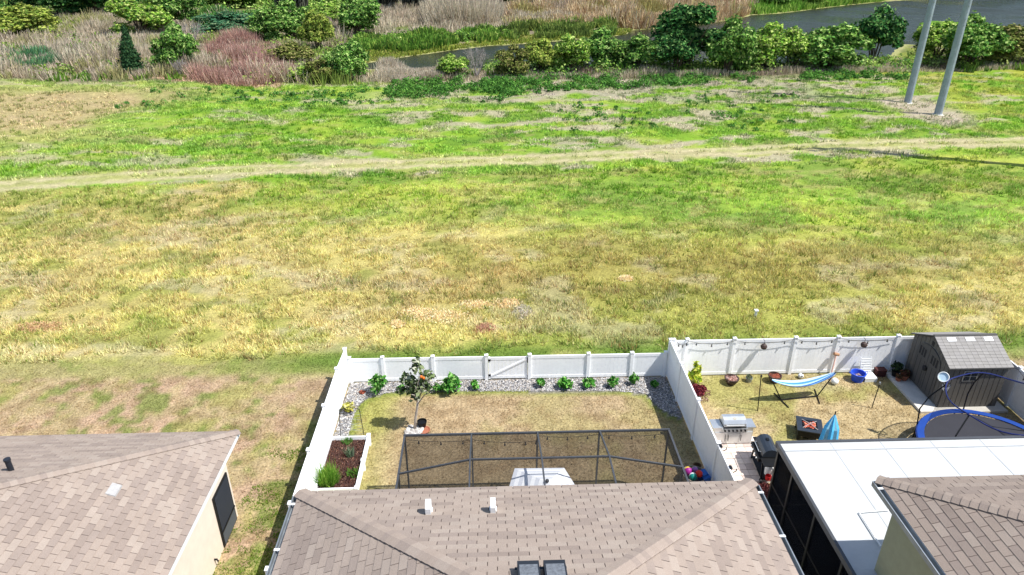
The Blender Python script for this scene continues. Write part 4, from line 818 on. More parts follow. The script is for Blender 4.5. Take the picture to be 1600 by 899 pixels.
tuft('herb_clump','grey green upright seedling in the middle of the raised planter','plant',-5.1,20.1,.3,80,.45,.03,.12,[(150,170,140),(120,150,110)],lean=.4)
tuft('herb_clump','small green sprig near the right wall of the raised planter','plant',-4.85,19.1,.3,70,.22,.06,.18,[(110,150,60),(90,130,60)],lean=.9)
tr=thing('wire_trellis','thin dark wire trellis arch at the far end of the raised planter','trellis',(-5.2,21.15,0)); 
for x in (-.45,.45): MB().tube([(x,0,0),(x*.82,0,1.55)],.013,5).build('upright',M['black'],tr)
MB().tube([(-.37,0,1.55),(0,0,1.66),(.37,0,1.55)],.013,5).build('arch',M['black'],tr); mb=MB()
for i in range(5): mb.tube([(-.42,0,.3+i*.25),(.42,0,.45+i*.25)],.005,4); mb.tube([(.42,0,.3+i*.25),(-.42,0,.45+i*.25)],.005,4)
mb.build('wire_mesh',M['galv'],tr,'stuff')
def plantpot(name,label,x,y,r,h,m,leafcols=None,ph=.4,pr=.25,n=160,cat='potted plant',soil=True,z=0):
    t=thing(name,label,cat,(x,y,z)); mb=MB(); mb.lathe([(r*.72,0),(r*.95,h*.85),(r,h*.85),(r,h),(r*.88,h),(r*.86,h*.8),(1e-4,h*.8)],16); mb.build('pot',m if not isinstance(m,str) else M[m],t)
    if leafcols:
        me=leafmesh('pot_leaves',[(0,0,h+ph*.5,pr,pr,ph*.55),(pr*.4,0,h+ph*.3,pr*.6,pr*.6,ph*.4)],n,.09,[lin(c)*.6 for c in leafcols],M['leaf'],n); link(bpy.data.objects.new('leaves',me),t)
    return t
plantpot('potted_plant','yellow variegated plant in a small dark pot on the gravel by the left fence',-5.72,23.05,.15,.2,'bowl',((220,214,110),(190,190,80),(236,230,160)),.22,.24,150)
plantpot('plant_pot','empty black pot on the gravel against the left fence',-5.75,23.5,.10,.14,'black',None,cat='pot')
def shrub(x,y,w,h,kind,label,var=0,n=520,size=.085,group=None,cat='shrub'):
    t=thing('shrub',label,cat,(x,y,0),0,group); rg=random.Random(var*5+1); bl=[]
    for i in range(9): a=i*2.4; q=.30*w*math.sqrt(rg.random()); bl.append((math.cos(a)*q,math.sin(a)*q,rg.uniform(.25,.62)*h,w*.22,w*.22,h*.2))
    bl.append((0,0,h*.75,w*.15,w*.15,h*.22))
    link(bpy.data.objects.new('foliage',leafmesh('shrub_foliage',bl,n,size,PAL[kind] if isinstance(kind,str) else kind,M['leaf'],var,aspect=1.9,flat=.8)),t); link(bpy.data.objects.new('stems',twigs('shrub_stems',w*.4,h*.9,7,M['bark'],var,.012)),t); return t
LG=K((96,170,66),(70,140,54),(130,190,90),(44,96,40),(160,205,120),k=.85)
GS='young green shrubs planted in the gravel bed'
for i,(x,y,w,h,n,l) in enumerate([(-4.70,24.35,.78,1.05,520,'pointed green shrub in the gravel nearest the left fence corner'),(-3.75,24.45,.42,.34,160,'very small green shrub in the gravel just left of the orange tree'),
 (-1.65,24.3,.98,1.0,800,'largest rounded green shrub in the gravel, right of the orange tree'),(-2.25,24.35,.45,.5,170,'small shrub tucked against the left side of the largest gravel bed shrub'),(-.70,24.5,.46,.52,220,'small green shrub in the gravel below the gate hinge'),
 (2.06,24.55,.42,.48,220,'small green shrub in the gravel right of the gate'),(3.07,24.45,.70,.58,460,'rounded green shrub in the gravel, second right of the gate'),(4.05,24.5,.56,.46,330,'low green shrub in the gravel in front of a post, third right of the gate'),
 (5.08,24.45,.5,.58,280,'green shrub in the gravel, fourth right of the gate'),(5.98,24.6,.44,.62,240,'slim green shrub in the gravel just before the shaded corner'),(6.85,24.4,.36,.36,130,'tiny green shrub in the shaded corner of the gravel')]):
    shrub(x,y,w,h,LG,l,i+2,n,group=GS)
shrub(-5.35,24.35,.3,.16,K((190,110,90),(160,90,70),k=.85),'tiny reddish brown dried plant on the gravel in the left corner',20,60,.07)
# orange tree
ct=thing('orange_tree','small citrus tree with thin grey trunk and a few orange fruits on the centre lawn','tree',(-2.98,21.87,0))
mb=MB(); mb.tube([(0,0,-.05),(.06,0,.5),(.16,0,1.05),(.2,0,1.35)],[.06,.05,.045,.04],8)
for i in range(9):
    a=i*2.2; mb.tube([(.18,0,1.2+.05*i),(.2+math.cos(a)*.25,math.sin(a)*.25,1.6+.09*i),(.22+math.cos(a)*.55,math.sin(a)*.5,1.75+.12*i)],[.03,.02,.01],5)
mb.build('trunk',mat('pale_citrus_bark',(170,160,150),.85,nscale=9),ct,smooth=True)
bl=[(.30,0,2.0,.45,.42,.36),(-.15,.05,2.25,.36,.34,.3),(.75,0,2.4,.36,.34,.25),(.34,0,2.75,.3,.28,.26),(.3,.05,3.05,.2,.2,.16),(-.5,0,1.85,.2,.2,.14),(.15,-.1,1.55,.22,.2,.26),(.75,.05,1.95,.22,.24,.16),(-.25,.1,1.75,.28,.26,.2)]
link(bpy.data.objects.new('crown',leafmesh('citrus_crown',[(b[0]*.8,b[1]*.8,b[2],b[3]*.82,b[4]*.82,b[5]*.95) for b in bl],650,.115,K((100,118,76),(76,94,58),(140,152,110),(52,66,44),(196,198,176),k=1.05),M['leaf'],8,aspect=1.7,flat=1.0,fill=.5)),ct)
mb=MB(); mb.tube([(.0,0,.36),(.24,-.1,.32)],.01,4); mb.build('tree_tie',M['black'],ct)
fm=MB(); fm.ball((0,0,0),.055,10,7,lin((236,120,40))*.9); fm=fm.mesh('fruit',M['paint'],True)
for q in ((.42,-.25,2.6),(.50,-.22,2.52)): o=link(bpy.data.objects.new('fruit',fm),ct); o.location=q
plantpot('plant_pot','black nursery pot standing in a terracotta saucer behind the orange tree',-2.7,22.05,.19,.28,'black',None,cat='pot'); 
mb=MB(); mb.lathe([(.2,0),(.25,.05),(.23,.05),(.19,.02),(1e-4,.02)],16); o=tag(mb.build('saucer',M['terra']),'terracotta saucer beside the trunk of the orange tree','saucer'); o.location=(-2.62,21.8,.01)
# toy bin
tb=thing('toy_basket','round mesh basket full of bright beach toys in the shade of the dividing fence','basket',(6.95,18.62,0))
mb=MB(); mb.lathe([(.36,0),(.42,.4),(.40,.4),(.34,.03),(1e-4,.03)],18); mb.build('basket',mat('beige_mesh_basket',(150,140,130),.8,nscale=20),tb)
for (x,y,z,r,c1,c2) in ((-.22,.05,.48,.15,(240,200,60),(150,40,130)),(-.12,-.22,.46,.14,(236,236,236),(20,130,120)),(.12,-.1,.47,.13,(226,40,40),(226,60,40)),(.05,.18,.42,.12,(150,140,110),(170,120,190))):
    mb=MB(); n=12
    prof=[(max(1e-5,r*math.sin(math.pi*i/8)),-r*math.cos(math.pi*i/8)) for i in range(9)]; mb.lathe(prof,n,(0,0,0)); mb.c=[lin(c1 if (k%n)<n//2 else c2)*.9 for k in range(len(mb.f))]
    o=mb.build('beach_ball',M['paint'],None,smooth=True); tag(o,{.48:'yellow and purple ball on the left of the toy basket',.46:'white and teal ball at the near side of the toy basket',.47:'bright red ball in the middle of the toy basket',.42:'dull olive and lilac ball at the far side of the toy basket'}[z],'ball'); o.location=(6.95+x,18.62+y,z)
mb=MB(); mb.box(-.13,.13,-.2,.2,0,.42); mb.box(-.1,.1,-.1,.14,.42,.5); o=tag(mb.build('toy_bucket',mat('blue_plastic',(44,100,176),.5)),'blue plastic toy box leaning on the dividing fence right of the balls','toy'); o.location=(7.32,18.6,.05); o.rotation_euler=(R(8),R(-12),.3)
mb=MB(); mb.lathe([(.11,0),(.15,.3),(.13,.3),(.1,.02),(1e-4,.02)],12); o=tag(mb.build('toy_bucket',mat('brown_basket',(110,84,60),.8)),'small brown bucket standing behind the blue toy box at the dividing fence','bucket'); o.location=(7.2,19.15,.01)
# ---------------------------------------------------------------- right yard
pv=MB().box(8.12,9.9,18.5,20.95,.002,.03).build('paved_patio',M['concrete'],kind='structure')
pm=[]
for i,c in enumerate(((222,204,192),(206,190,180),(230,214,200),(196,178,168))):
    mb=MB(); mb.box(-.143,.143,-.143,.143,0,.045,lin(c)*.85); pm.append(mb.mesh('paver',M['paver']))
for i in range(6):
    for j in range(8): o=link(bpy.data.objects.new('paver',pm[random.choice([0,0,1,2,2,3])]),pv); o.location=(8.12+.148+i*.297,18.5+.155+j*.306,.03+random.uniform(0,.006)); o.rotation_euler=(0,0,random.uniform(-.015,.015))
chips('red_mulch',[(8.3,16.2),(9.0,16.2),(9.0,17.3),(9.9,17.9),(9.95,18.45),(8.3,18.45)],7000,.01,[(150,92,90),(120,70,72),(176,120,114),(96,58,58)],s=.06)
chips('red_mulch',[(7.7,23.4),(8.9,23.3),(9.1,24.0),(8.3,24.9),(7.7,24.9)],900,.01,[(190,160,146),(160,120,110),(206,180,164)],s=.05)
# steel grill
gr=thing('barbecue_grill','large stainless steel gas grill with closed hood facing the pavers','grill',(8.9,20.78,0)); 
MB().box(-.72,.72,-.24,.26,.10,.80).build('cabinet',M['stainless'],gr)
for i,(a_,b_) in enumerate(((-.71,-.25),(-.24,.22),(.23,.71))): 
    d=MB().box(a_+.01,b_-.01,-.262,-.241,.14,.62).build('door',M['stainless'],gr); MB().tube([((b_ if i==0 else a_)+(-.05 if i==0 else .05),-.30,.25),((b_ if i==0 else a_)+(-.05 if i==0 else .05),-.30,.52)],.012,6).build('handle',M['black'],d)
MB().box(-.45,.5,-.285,-.242,.66,.80).build('control_panel',M['stainless'],gr)
for i in range(6): kb=MB(); kb.tube([(-.36+i*.15,-.286,.73),(-.36+i*.15,-.33,.73)],.036,10); kb.build('knob',M['black'],gr)
MB().box(-.80,-.42,-.26,.26,.80,.84).build('side_shelf',M['stainless'],gr); MB().box(.44,.80,-.26,.26,.80,.84).build('side_shelf',M['stainless'],gr)
MB().box(-.42,.44,-.25,.27,.802,.86).build('firebox',M['black'],gr)
hd=MB(); pr=[(-.25,.86),(-.25,.98),(-.16,1.10),(.0,1.15),(.18,1.12),(.27,.98),(.27,.86)]; vs=[(-.40,y,z) for y,z in pr]+[(.42,y,z) for y,z in pr]; hd.add(vs,[(i,i+1,8+i,7+i) for i in range(6)]+[tuple(range(7))[::-1],tuple(range(7,14))]); hd=hd.build('hood',M['stainless'],gr)
MB().tube([(-.33,-.29,.95),(.35,-.29,.95)],.018,8).build('handle',M['stainless'],hd)
mb=MB(); mb.add([(.01+.07*math.cos(k*.524),-.10+.055*math.sin(k*.524),1.1195+.055*math.sin(k*.524)*.31+.007) for k in range(12)],[tuple(range(12))]); mb.build('badge',mat('dull_badge',(170,165,150),.5),hd)
for x in (-.66,.66):
    for y in (-.2,.2): MB().lathe([(.03,0),(.05,.03),(.05,.07),(.02,.1)],8,(x,y,0)).build('caster',M['black'],gr)
# black grill, long axis along the fence
bg_=thing('barbecue_grill','black gas grill with ribbed barrel lid and side shelf beside the patio cover','grill',(9.62,19.2,0),R(-4)); 
lid=MB(); n=9; ra=.30
prf=[(ra*math.cos(math.pi*k/(n-1))*-1,.90+.30*math.sin(math.pi*k/(n-1))) for k in range(n)]; vs=[(x,-.42,z) for x,z in prf]+[(x,.48,z) for x,z in prf]; lid.add(vs,[(i,n+i,n+i+1,i+1) for i in range(n-1)]+[tuple(range(n)),tuple(range(n,2*n))[::-1]]); lid=lid.build('lid',M['enamel'],bg_)
MB().tube([(-.30,-.25,1.0),(-.37,-.25,1.0),(-.37,.3,1.0),(-.30,.3,1.0)],.014,6).build('handle',M['stainless'],lid)
MB().box(-.04,.05,.1,.22,1.2,1.235).build('thermometer',M['black'],lid)
MB().box(-.31,.31,-.43,.49,.70,.90).build('firebox',M['black'],bg_); MB().box(-.34,.28,-.86,-.44,.84,.87).build('side_shelf',M['black'],bg_); MB().box(-.30,.25,.50,.72,.84,.87).build('side_shelf',M['black'],bg_)
MB().box(-.42,-.32,-.44,.5,.70,.84).build('control_panel',M['black'],bg_)
for i in range(4): kb=MB(); kb.tube([(-.42,-.3+i*.22,.77),(-.46,-.3+i*.22,.77)],.035,10); kb.build('knob',M['stainless'],bg_)
for x in (-.3,.26):
    for y in (-.7,.5): MB().bar((x,y,.06),(x,y*.8,.84),.045).build('leg',M['black'],bg_)
MB().box(-.3,.27,-.7,.5,.14,.17).build('bottom_shelf',M['black'],bg_)
for x in (-.32,.28): wm=MB(); wm.tube([(x-.02,-.72,.09),(x+.03,-.72,.09)],.09,14); wm.build('wheel',M['black'],bg_)
mb=MB(); mb.lathe([(.14,0),(.15,.26),(.1,.34),(.05,.36)],14); o=tag(mb.build('gas_bottle',mat('white_enamel',(220,220,220),.4)),'white gas bottle on the bottom shelf of the black grill','gas bottle'); o.location=(9.62,18.78,.17)
mb=MB(); mb.lathe([(.09,0),(.1,.16),(.09,.16),(.08,.02),(1e-4,.02)],12); o=tag(mb.build('red_tin',mat('red_tin_paint',(200,50,50),.4)),'small red tin beside the gas bottle under the black grill','tin'); o.location=(9.5,18.5,.175)
# fire table
ft=thing('fire_table','square dark fire pit table with a bowl of red embers on the lawn','fire pit',(11.98,21.05,0),R(-18))
for a_ in range(4):
    T=Matrix.Rotation(a_*math.pi/2,4,'Z'); mb=MB(); pts=[(-.46,-.46),(.46,-.46),(.27,-.27),(-.27,-.27)]; mb.add([T@Vector((x,y,.44)) for x,y in pts]+[T@Vector((x,y,.48)) for x,y in pts],[(0,3,2,1),(4,5,6,7),(0,1,5,4),(1,2,6,5),(2,3,7,6),(3,0,4,7)]); mb.build('table_top',M['enamel'],ft)
mb=MB(); mb.box(-.42,.42,-.42,.42,.18,.438); mb.build('body',M['black'],ft)
for x in (-.38,.38):
    for y in (-.38,.38): MB().box(x-.04,x+.04,y-.04,y+.04,0,.18).build('leg',M['black'],ft)
MB().lathe([(.25,.475),(.22,.455),(1e-4,.445)],14).build('bowl',M['black'],ft)
e_=stones('embers',[(-.2,-.2),(.2,-.2),(.2,.2),(-.2,.2)],90,.03,.06,[(206,96,66),(160,60,44),(226,140,110)],z=.455,parent=ft)
sp=MB(); 
for a_ in (R(45),R(135),R(-45),R(-135)): sp.bar((math.cos(a_)*.37,math.sin(a_)*.37,.49),(0,0,.53),.022)
sp.build('grate',mat('pale_steel',(190,180,175),.4,.4),ft)
o=tag(MB().box(-.24,.24,-.3,.3,.003,.04).build('paving_slab',M['concrete']),'pale square slab on the lawn right of the fire pit table','slab'); o.location=(12.75,20.95,0); o.rotation_euler=(0,0,R(-10))
# closed parasol and chair behind the patio roof edge
um=thing('closed_parasol','closed bright blue parasol standing just behind the white patio roof','parasol',(11.88,19.45,0)); mb=MB(); n=16
for k in range(n):
    a0,a1=2*math.pi*k/n,2*math.pi*(k+1)/n; r0=.33 if k%2 else .25; r1=.33 if (k+1)%2 else .25; c=lin((90,190,240) if k%3 else (165,225,245))*1.0
    mb.add([(math.cos(a0)*r0,math.sin(a0)*r0,.85),(math.cos(a1)*r1,math.sin(a1)*r1,.85),(math.cos(a1)*r1*.75,math.sin(a1)*r1*.75,1.6),(math.cos(a0)*r0*.75,math.sin(a0)*r0*.75,1.6),(0,0,2.2)],[(0,1,2,3),(3,2,4)],c)
mb.build('canopy',M['fabric'],um); MB().tube([(0,0,0),(0,0,2.28)],.022,8).build('pole',M['black'],um); MB().lathe([(.26,0),(.26,.06),(.04,.12)],16).build('base',M['black'],um)
ch=thing('wire_chair','black wire garden chair beside the closed parasol','chair',(11.5,19.2,0),R(20)); MB().lathe([(.22,.42),(.24,.44),(.22,.46),(1e-4,.45)],14).build('seat',M['black'],ch)
for x,y in ((-.18,-.18),(.18,-.18),(.18,.18),(-.18,.18)): MB().tube([(x,y,0),(x*.8,y*.8,.43)],.013,5).build('leg',M['black'],ch)
mb=MB(); mb.tube([(math.cos(R(t))*.27,math.sin(R(t))*.27,.45+.38*math.sin(R(t))) for t in range(0,181,15)],.013,5); mb.build('backrest',M['black'],ch)
# hammock
hm=thing('hammock','blue striped hammock slung on a black steel stand','hammock',(12.55,23.35,0)); A=Vector((-1.37,-.2,1.12)); B=Vector((1.42,.2,1.12)); d=(B-A); n=24; mw=9
vs=[];fs=[];cl=[]; cols=[(220,232,240),(60,110,180),(30,60,140),(120,180,220),(40,90,170),(180,215,235),(80,150,205),(210,228,238)]
for i in range(n+1):
    s=i/n; c=A+d*s; c.z-=.52*math.sin(math.pi*s)**.9; wd=.05+.17*math.sin(math.pi*s)**.55; side=Vector((-d.y,d.x,0)).normalized()
    for j in range(mw): t_=j/(mw-1)-.5; vs.append(c+side*t_*wd*2+Vector((0,0,abs(t_)**2*.75*math.sin(math.pi*s))))
mb=MB()
for i in range(n):
    for j in range(mw-1): mb.add([vs[i*mw+j],vs[i*mw+j+1],vs[(i+1)*mw+j+1],vs[(i+1)*mw+j]],[(0,1,2,3)],lin(cols[j])*.85)
mb.build('sling',M['fabric'],hm,smooth=True)
for s,e in ((A,(-.75,-.1)),(B,(.85,.12))):
    MB().tube([s+Vector((0,0,.02)),(e[0],e[1],.05)],.025,6).build('upright',M['black'],hm); MB().tube([(e[0]+.12*(1 if e[0]<0 else -1),e[1]-.5,.03),(e[0]-.1*(1 if e[0]<0 else -1),e[1]+.5,.03)],.025,6).build('foot',M['black'],hm)
MB().tube([(-.75,-.1,.05),(.85,.12,.05)],.025,6).build('ground_bar',M['black'],hm)
for (x,y,h,l) in ((10.62,22.62,1.6,'thin black stake with a cap left of the hammock'),(15.26,22.63,1.15,'thin black stake with a pale tip between the hammock and the shed')):
    t=thing('garden_stake',l,'stake',(x,y,0)); MB().tube([(0,0,0),(-.12 if x<12 else .05,0,h)],.02,6).build('rod',M['black'],t); mb=MB(); mb.tube([(-.12 if x<12 else .05,0,h),(-.12 if x<12 else .05,0,h+.1)],.035,8); mb.build('cap',M['black'] if x<12 else M['galv'],t)
# croton, red plant, pots, balls, tub, crate
shrub(8.55,24.55,.62,1.15,K((206,214,70),(176,196,60),(226,226,110),(120,150,50),k=.95),'yellow green upright shrub in the left corner of the right yard',31,420,.11)
shrub(8.52,23.85,.8,.42,K((120,50,60),(150,70,76),(90,40,50),k=.95),'low dark red shrub below the yellow green one at the dividing fence',32,520,.085)
for (x,y,r,h,l,nm) in ((10.15,24.55,.29,.3,'wide brown bowl planter, left one of two along the back fence','bowl'),(12.02,24.62,.27,.34,'dark bowl planter with red soil behind the left end of the hammock','bowl')):
    t=thing('bowl_planter',l,'planter',(x,y,0)); MB().lathe([(r*.6,0),(r*.98,h*.7),(r*.95,h*.8),(r*1.05,h*.85),(r*1.05,h),(r*.9,h),(r*.85,h*.75),(1e-4,h*.78)],20).build('bowl',M['bowl'],t)
    stones('soil_clods',[(-r*.8,-r*.8),(r*.8,-r*.8),(r*.8,r*.8),(-r*.8,r*.8)],90,.03,.06,[(170,130,120),(140,96,84),(190,160,150)] if x<11 else [(150,80,60),(120,60,46)],z=h*.78,parent=t)
plantpot('plant_pot','small grey speckled pot between the two bowl planters',10.95,24.68,.15,.2,'galv',((150,160,130),(120,130,100)),.08,.1,40)
def ball(x,y,r,l,c2=(40,40,40),spots=True):
    t=thing('ball',l,'ball',(x,y,r)); mb=MB(); mb.ball((0,0,0),r,14,9); mb.build('shell',M['white'],t,smooth=True)
    if spots:
        mb=MB()
        for k in range(7):
            v=Vector((math.cos(k*2.4)*math.sin(.4+k*.35),math.sin(k*2.4)*math.sin(.4+k*.35),math.cos(.4+k*.35))); a=v.orthogonal().normalized(); b=v.cross(a); mb.add([v*r*1.01+(a*math.cos(q*1.257)+b*math.sin(q*1.257))*r*.32 for q in range(5)],[(0,1,2,3,4)])
        mb.build('patches',M['black'],t)
ball(13.25,24.85,.12,'black and white football resting against the back fence left of the wooden mallet')
ball(14.5,24.35,.15,'plain white ball on the grass under the right end of the hammock',spots=False)
t=thing('mallet','pale wooden mallet with pinkish handle leaning on the back fence above the hammock end','mallet',(14.45,24.8,0)); MB().tube([(0,-.15,0),(.25,.25,1.05)],.035,6).build('handle',mat('pink_wood',(220,180,165),.7),t); mb=MB(); mb.tube([(.14,.25,1.08),(.36,.25,1.02)],.07,8); mb.build('head',M['wood'],t)
tu=thing('plastic_tub','blue plastic tub with rope handles by the back fence','tub',(15.6,24.6,0)); tu.scale=(.86,.86,.95); bm_=mat('blue_tub_plastic',(44,84,206),.45)
MB().lathe([(.26,0),(.34,.36),(.37,.38),(.37,.41),(.32,.41),(.25,.04),(1e-4,.04)],20).build('body',bm_,tu); mb=MB(); [mb.tube([(s*.36,-.1,.38),(s*.44,-.06,.42),(s*.44,.06,.42),(s*.36,.1,.38)],.018,6) for s in (-1,1)]; mb.build('rope_handles',bm_,tu,'stuff')
stones('tub_clutter',[(-.2,-.2),(.2,-.2),(.2,.2),(-.2,.2)],40,.04,.09,[(170,140,130),(90,80,110),(200,190,190)],z=.2,parent=tu)
CR=.72; cr=thing('plastic_chaise','white plastic sun bed with slatted back leaning on the fence beside the blue tub','sun bed',(16.12,24.7,0)); cr.scale=(.62,.8,.72); MB().box(-.42,.42,-.3,.3,.22,.27).build('seat',M['white'],cr); MB().box(-.42,.42,-.33,-.3,.0,.27).build('front_skirt',M['white'],cr)
for i in range(6): MB().bar((-.40,.3+i*.035,.34+i*.14),(.30,.3+i*.035,.34+i*.14),.03,.07).build('slat',M['white'],cr)
for x in (-.41,.31): MB().bar((x,.28,.25),(x,.52,1.15),.04,.05).build('side_rail',M['white'],cr)
# shed
sh=thing('garden_shed','taupe resin garden shed with grey shingled gable roof and arched double doors','shed',(19.0,23.75,.1)); w0,w1,d0,d1=-1.18,1.18,-1.28,1.22; hz=1.92; rz=2.52
core=MB(); core.add([(w0,d0,0),(w0,d1,0),(w0,d1,hz),(w0,-.03,rz),(w0,d0,hz),(w1,d0,0),(w1,d1,0),(w1,d1,hz),(w1,-.03,rz),(w1,d0,hz)],[(0,1,2,3,4)[::-1],(5,6,7,8,9),(0,5,6,1)[::-1],(0,4,9,5)[::-1],(1,6,7,2)[::-1],(4,3,8,9)[::-1],(3,2,7,8)[::-1]]); core.build('wall',mat('shed_wall_core',(70,68,66),.8),sh)
n=11
for i in range(n): a_=w0+(w1-w0)*i/n; MB().box(a_+.012,a_+(w1-w0)/n-.012,d0-.022,d0-.001,.02,hz-.02).build('siding_board',M['shedwall'],sh)
n=10
for i in range(n):
    a_=d0+(d1-d0)*i/n; b_=a_+(d1-d0)/n; f=lambda y:hz+(rz-hz)*(1-abs(y+.03)/1.25)-.03; mb=MB(); mb.add([(w0-.022,a_+.01,.02),(w0-.022,b_-.01,.02),(w0-.022,b_-.01,f(b_)),(w0-.022,a_+.01,f(a_)),(w0-.001,a_+.01,.02),(w0-.001,b_-.01,.02),(w0-.001,b_-.01,f(b_)),(w0-.001,a_+.01,f(a_))],[(0,3,2,1),(4,5,6,7),(0,1,5,4),(1,2,6,5),(2,3,7,6),(3,0,4,7)]); mb.build('siding_board',M['shedwall'],sh)
for s in (-1,1):
    mb=MB(); arc=[(-.03+s*.01,.06)]+[(-.03+s*.80,.06)]+[(-.03+s*.80*math.cos(R(t)),1.55+.5*math.sin(R(t))) for t in range(0,90,15)]+[(-.03+s*.01,2.05)]
    m_n=len(arc); mb.add([(w0-.055,y,z) for y,z in arc]+[(w0-.024,y,z) for y,z in arc],[tuple(range(m_n)),tuple(range(m_n,2*m_n))[::-1]]+[(i,m_n+i,m_n+(i+1)%m_n,(i+1)%m_n) for i in range(m_n)]); dr=mb.build('door',M['sheddoor'],sh)
    for k in range(3): MB().box(w0-.062,w0-.056,-.03+s*(.24+k*.17)-.05,-.03+s*(.24+k*.17)+.05,1.42,1.78).build('door_pane',M['black'],dr)
    for k in range(3): MB().box(w0-.060,w0-.056,-.03+s*(.26*k+.13)-.009,-.03+s*(.26*k+.13)+.009,.15,1.3).build('groove_batten',M['black'],dr)
mb=MB(); mb.tube([(w0-.10,-.03,1.05),(w0-.056,-.03,1.05)],.12,14); mb.build('door_handle',M['black'],sh)
MB().box(w0-.03,w0-.023,-.11,.05,2.1,2.3).build('gable_vent',M['black'],sh)
cx=-.28; wf=MB().box(cx-.29,cx+.29,d0-.05,d0-.023,1.25,1.72).build('window',mat('pale_window_frame',(150,148,142),.7),sh)
for i in (0,1):
    for j in (0,1): MB().box(cx-.25+i*.27,cx-.02+i*.27,d0-.056,d0-.051,1.29+j*.21,1.47+j*.21).build('pane',M['glass'],wf)
rf=MB(); 
for s in (-1,1):
    e=Vector((0,s*1.38-.03,hz-.07)); r0=Vector((0,-.03,rz+.02)); 
    rf.add([(w0-.10,e.y,e.z),(w1+.10,e.y,e.z),(w1+.10,r0.y,r0.z),(w0-.10,r0.y,r0.z),(w0-.10,e.y,e.z+.05),(w1+.10,e.y,e.z+.05),(w1+.10,r0.y,r0.z+.05),(w0-.10,r0.y,r0.z+.05)],[(0,3,2,1),(4,5,6,7),(0,1,5,4),(1,2,6,5),(2,3,7,6),(3,0,4,7)] if s<0 else [(0,1,2,3),(7,6,5,4),(4,5,1,0),(5,6,2,1),(6,7,3,2),(7,4,0,3)])
rf=rf.build('roof',M['sheddoor'],sh); mm=[]
for c in ((168,164,160),(164,160,155),(172,168,163)): mb=MB(); prism(mb,[(.004,0),(.228,0),(.228,.15),(.004,.15)],.15,.012,lin(c)*.68,0); mm.append(mb.mesh('shingle',M['shedroof']))
for s in (-1,1):
    P0=Vector((w0-.10 if s<0 else w1+.10,s*1.38-.03,hz-.02)); U=Vector((1 if s<0 else -1,0,0)); V=(Vector((0,-.03,rz+.07))-Vector((0,s*1.38-.03,hz-.02))); L=V.length; V.normalize(); N=U.cross(V); T=Matrix.Translation(P0)@Matrix((U,V,N)).transposed().to_4x4(); 
    for r in range(int(L/.15)):
        for k in range(11 if s else 11): o=link(bpy.data.objects.new('shingle',random.choice(mm)),rf); o.matrix_basis=T@Matrix.Translation((k*.232+.005,r*.15+.01,.0))
        
    if s<0:
        for k in range(3):
            mb=MB(); mb.add([(x,y,.022) for x,y in ((.45+k*.75,L-.30),(.80+k*.75,L-.30),(.80+k*.75,L-.12),(.45+k*.75,L-.12))],[(0,1,2,3)]); o=mb.build('skylight_tab',M['white'],rf); o.matrix_basis=T
MB().box(w0-.1,w1+.1,-.09,.03,rz+.068,rz+.095).build('ridge_cap',M['shedroof'] if 0 else M['sheddoor'],rf)
o=MB().box(17.70,20.5,22.12,25.02,0,.10); o.build('shed_slab',M['concrete'],kind='structure')
o=MB().box(17.02,17.692,22.2,25.02,0,.10); o.build('concrete_step',M['concrete'],kind='structure')
plantpot('potted_plant','dark leafy plant in a black pot where the back fence meets the shed step',17.3,24.75,.17,.26,'black',((70,90,60),(50,70,46)),.38,.22,160,z=.1)
plantpot('potted_plant','brown leaved plant in a round terracotta pot on the shed step',17.52,24.45,.18,.24,'terra',((150,100,80),(120,80,64),(110,110,70)),.22,.2,110,z=.1)
plantpot('plant_pot','small terracotta pot at the front left of the pots on the shed step',17.25,24.38,.13,.16,'terra',((150,110,80),(120,100,70)),.12,.12,50,z=.1)
mb=MB(); mb.box(-.2,.2,-.14,.14,0,.3); mb.box(-.22,.22,-.16,.16,.3,.33); o=tag(mb.build('storage_box',mat('dark_red_wood',(80,44,42),.8)),'dark red wooden box against the fence between the white sun bed and the pots','box'); o.location=(16.75,24.95,0)
# trampoline
tx,ty,tr_=17.55,18.95,2.35
tt=thing('trampoline','round trampoline with bright blue pad and curved black enclosure poles in front of the shed','trampoline',(tx,ty,0)); zB=.82
mb=MB(); mb.lathe([(tr_-.21,zB+.02),(tr_-.21,zB+.05),(tr_+.02,zB+.05),(tr_+.06,zB),(tr_+.02,zB-.05)],64,cap=False); mb.build('pad',M['blue'],tt)
mb=MB(); mb.lathe([(1e-4,zB-.03),(tr_-.22,zB-.0)],64); mb.build('jumping_mat',M['rubber'],tt)
mb=MB(); mb.tube([(math.cos(R(t))*tr_,math.sin(R(t))*tr_,zB-.07) for t in range(0,361,8)],.03,6,cap=False); mb.build('frame_ring',M['black'],tt)
for k in range(6): a_=k*math.pi/3+.3; mb=MB(); mb.tube([(math.cos(a_-.18)*tr_,math.sin(a_-.18)*tr_,zB-.08),(math.cos(a_-.18)*tr_,math.sin(a_-.18)*tr_,.04),(math.cos(a_+.18)*tr_,math.sin(a_+.18)*tr_,.04),(math.cos(a_+.18)*tr_,math.sin(a_+.18)*tr_,zB-.08)],.028,6); mb.build('leg',M['black'],tt)
rcx,rcy,rr0,zR=.35,.75,1.85,2.62
top=[]
for k in range(6):
    a_=R(20+k*60); b0=Vector((math.cos(a_)*(tr_+.05),math.sin(a_)*(tr_+.05),.1)); e=Vector((rcx*.4+math.cos(a_)*rr0,rcy*.4+math.sin(a_)*rr0,zR)); b1=Vector((math.cos(a_)*(tr_+.12),math.sin(a_)*(tr_+.12),1.5)); pts=[b0,Vector((b0.x,b0.y,.8)),b1,b1.lerp(e,.45)+Vector((0,0,.22))+(b1-e)*.12,e]
    MB().tube(pts,.026,7).build('enclosure_pole',M['black'],tt); top.append(e)
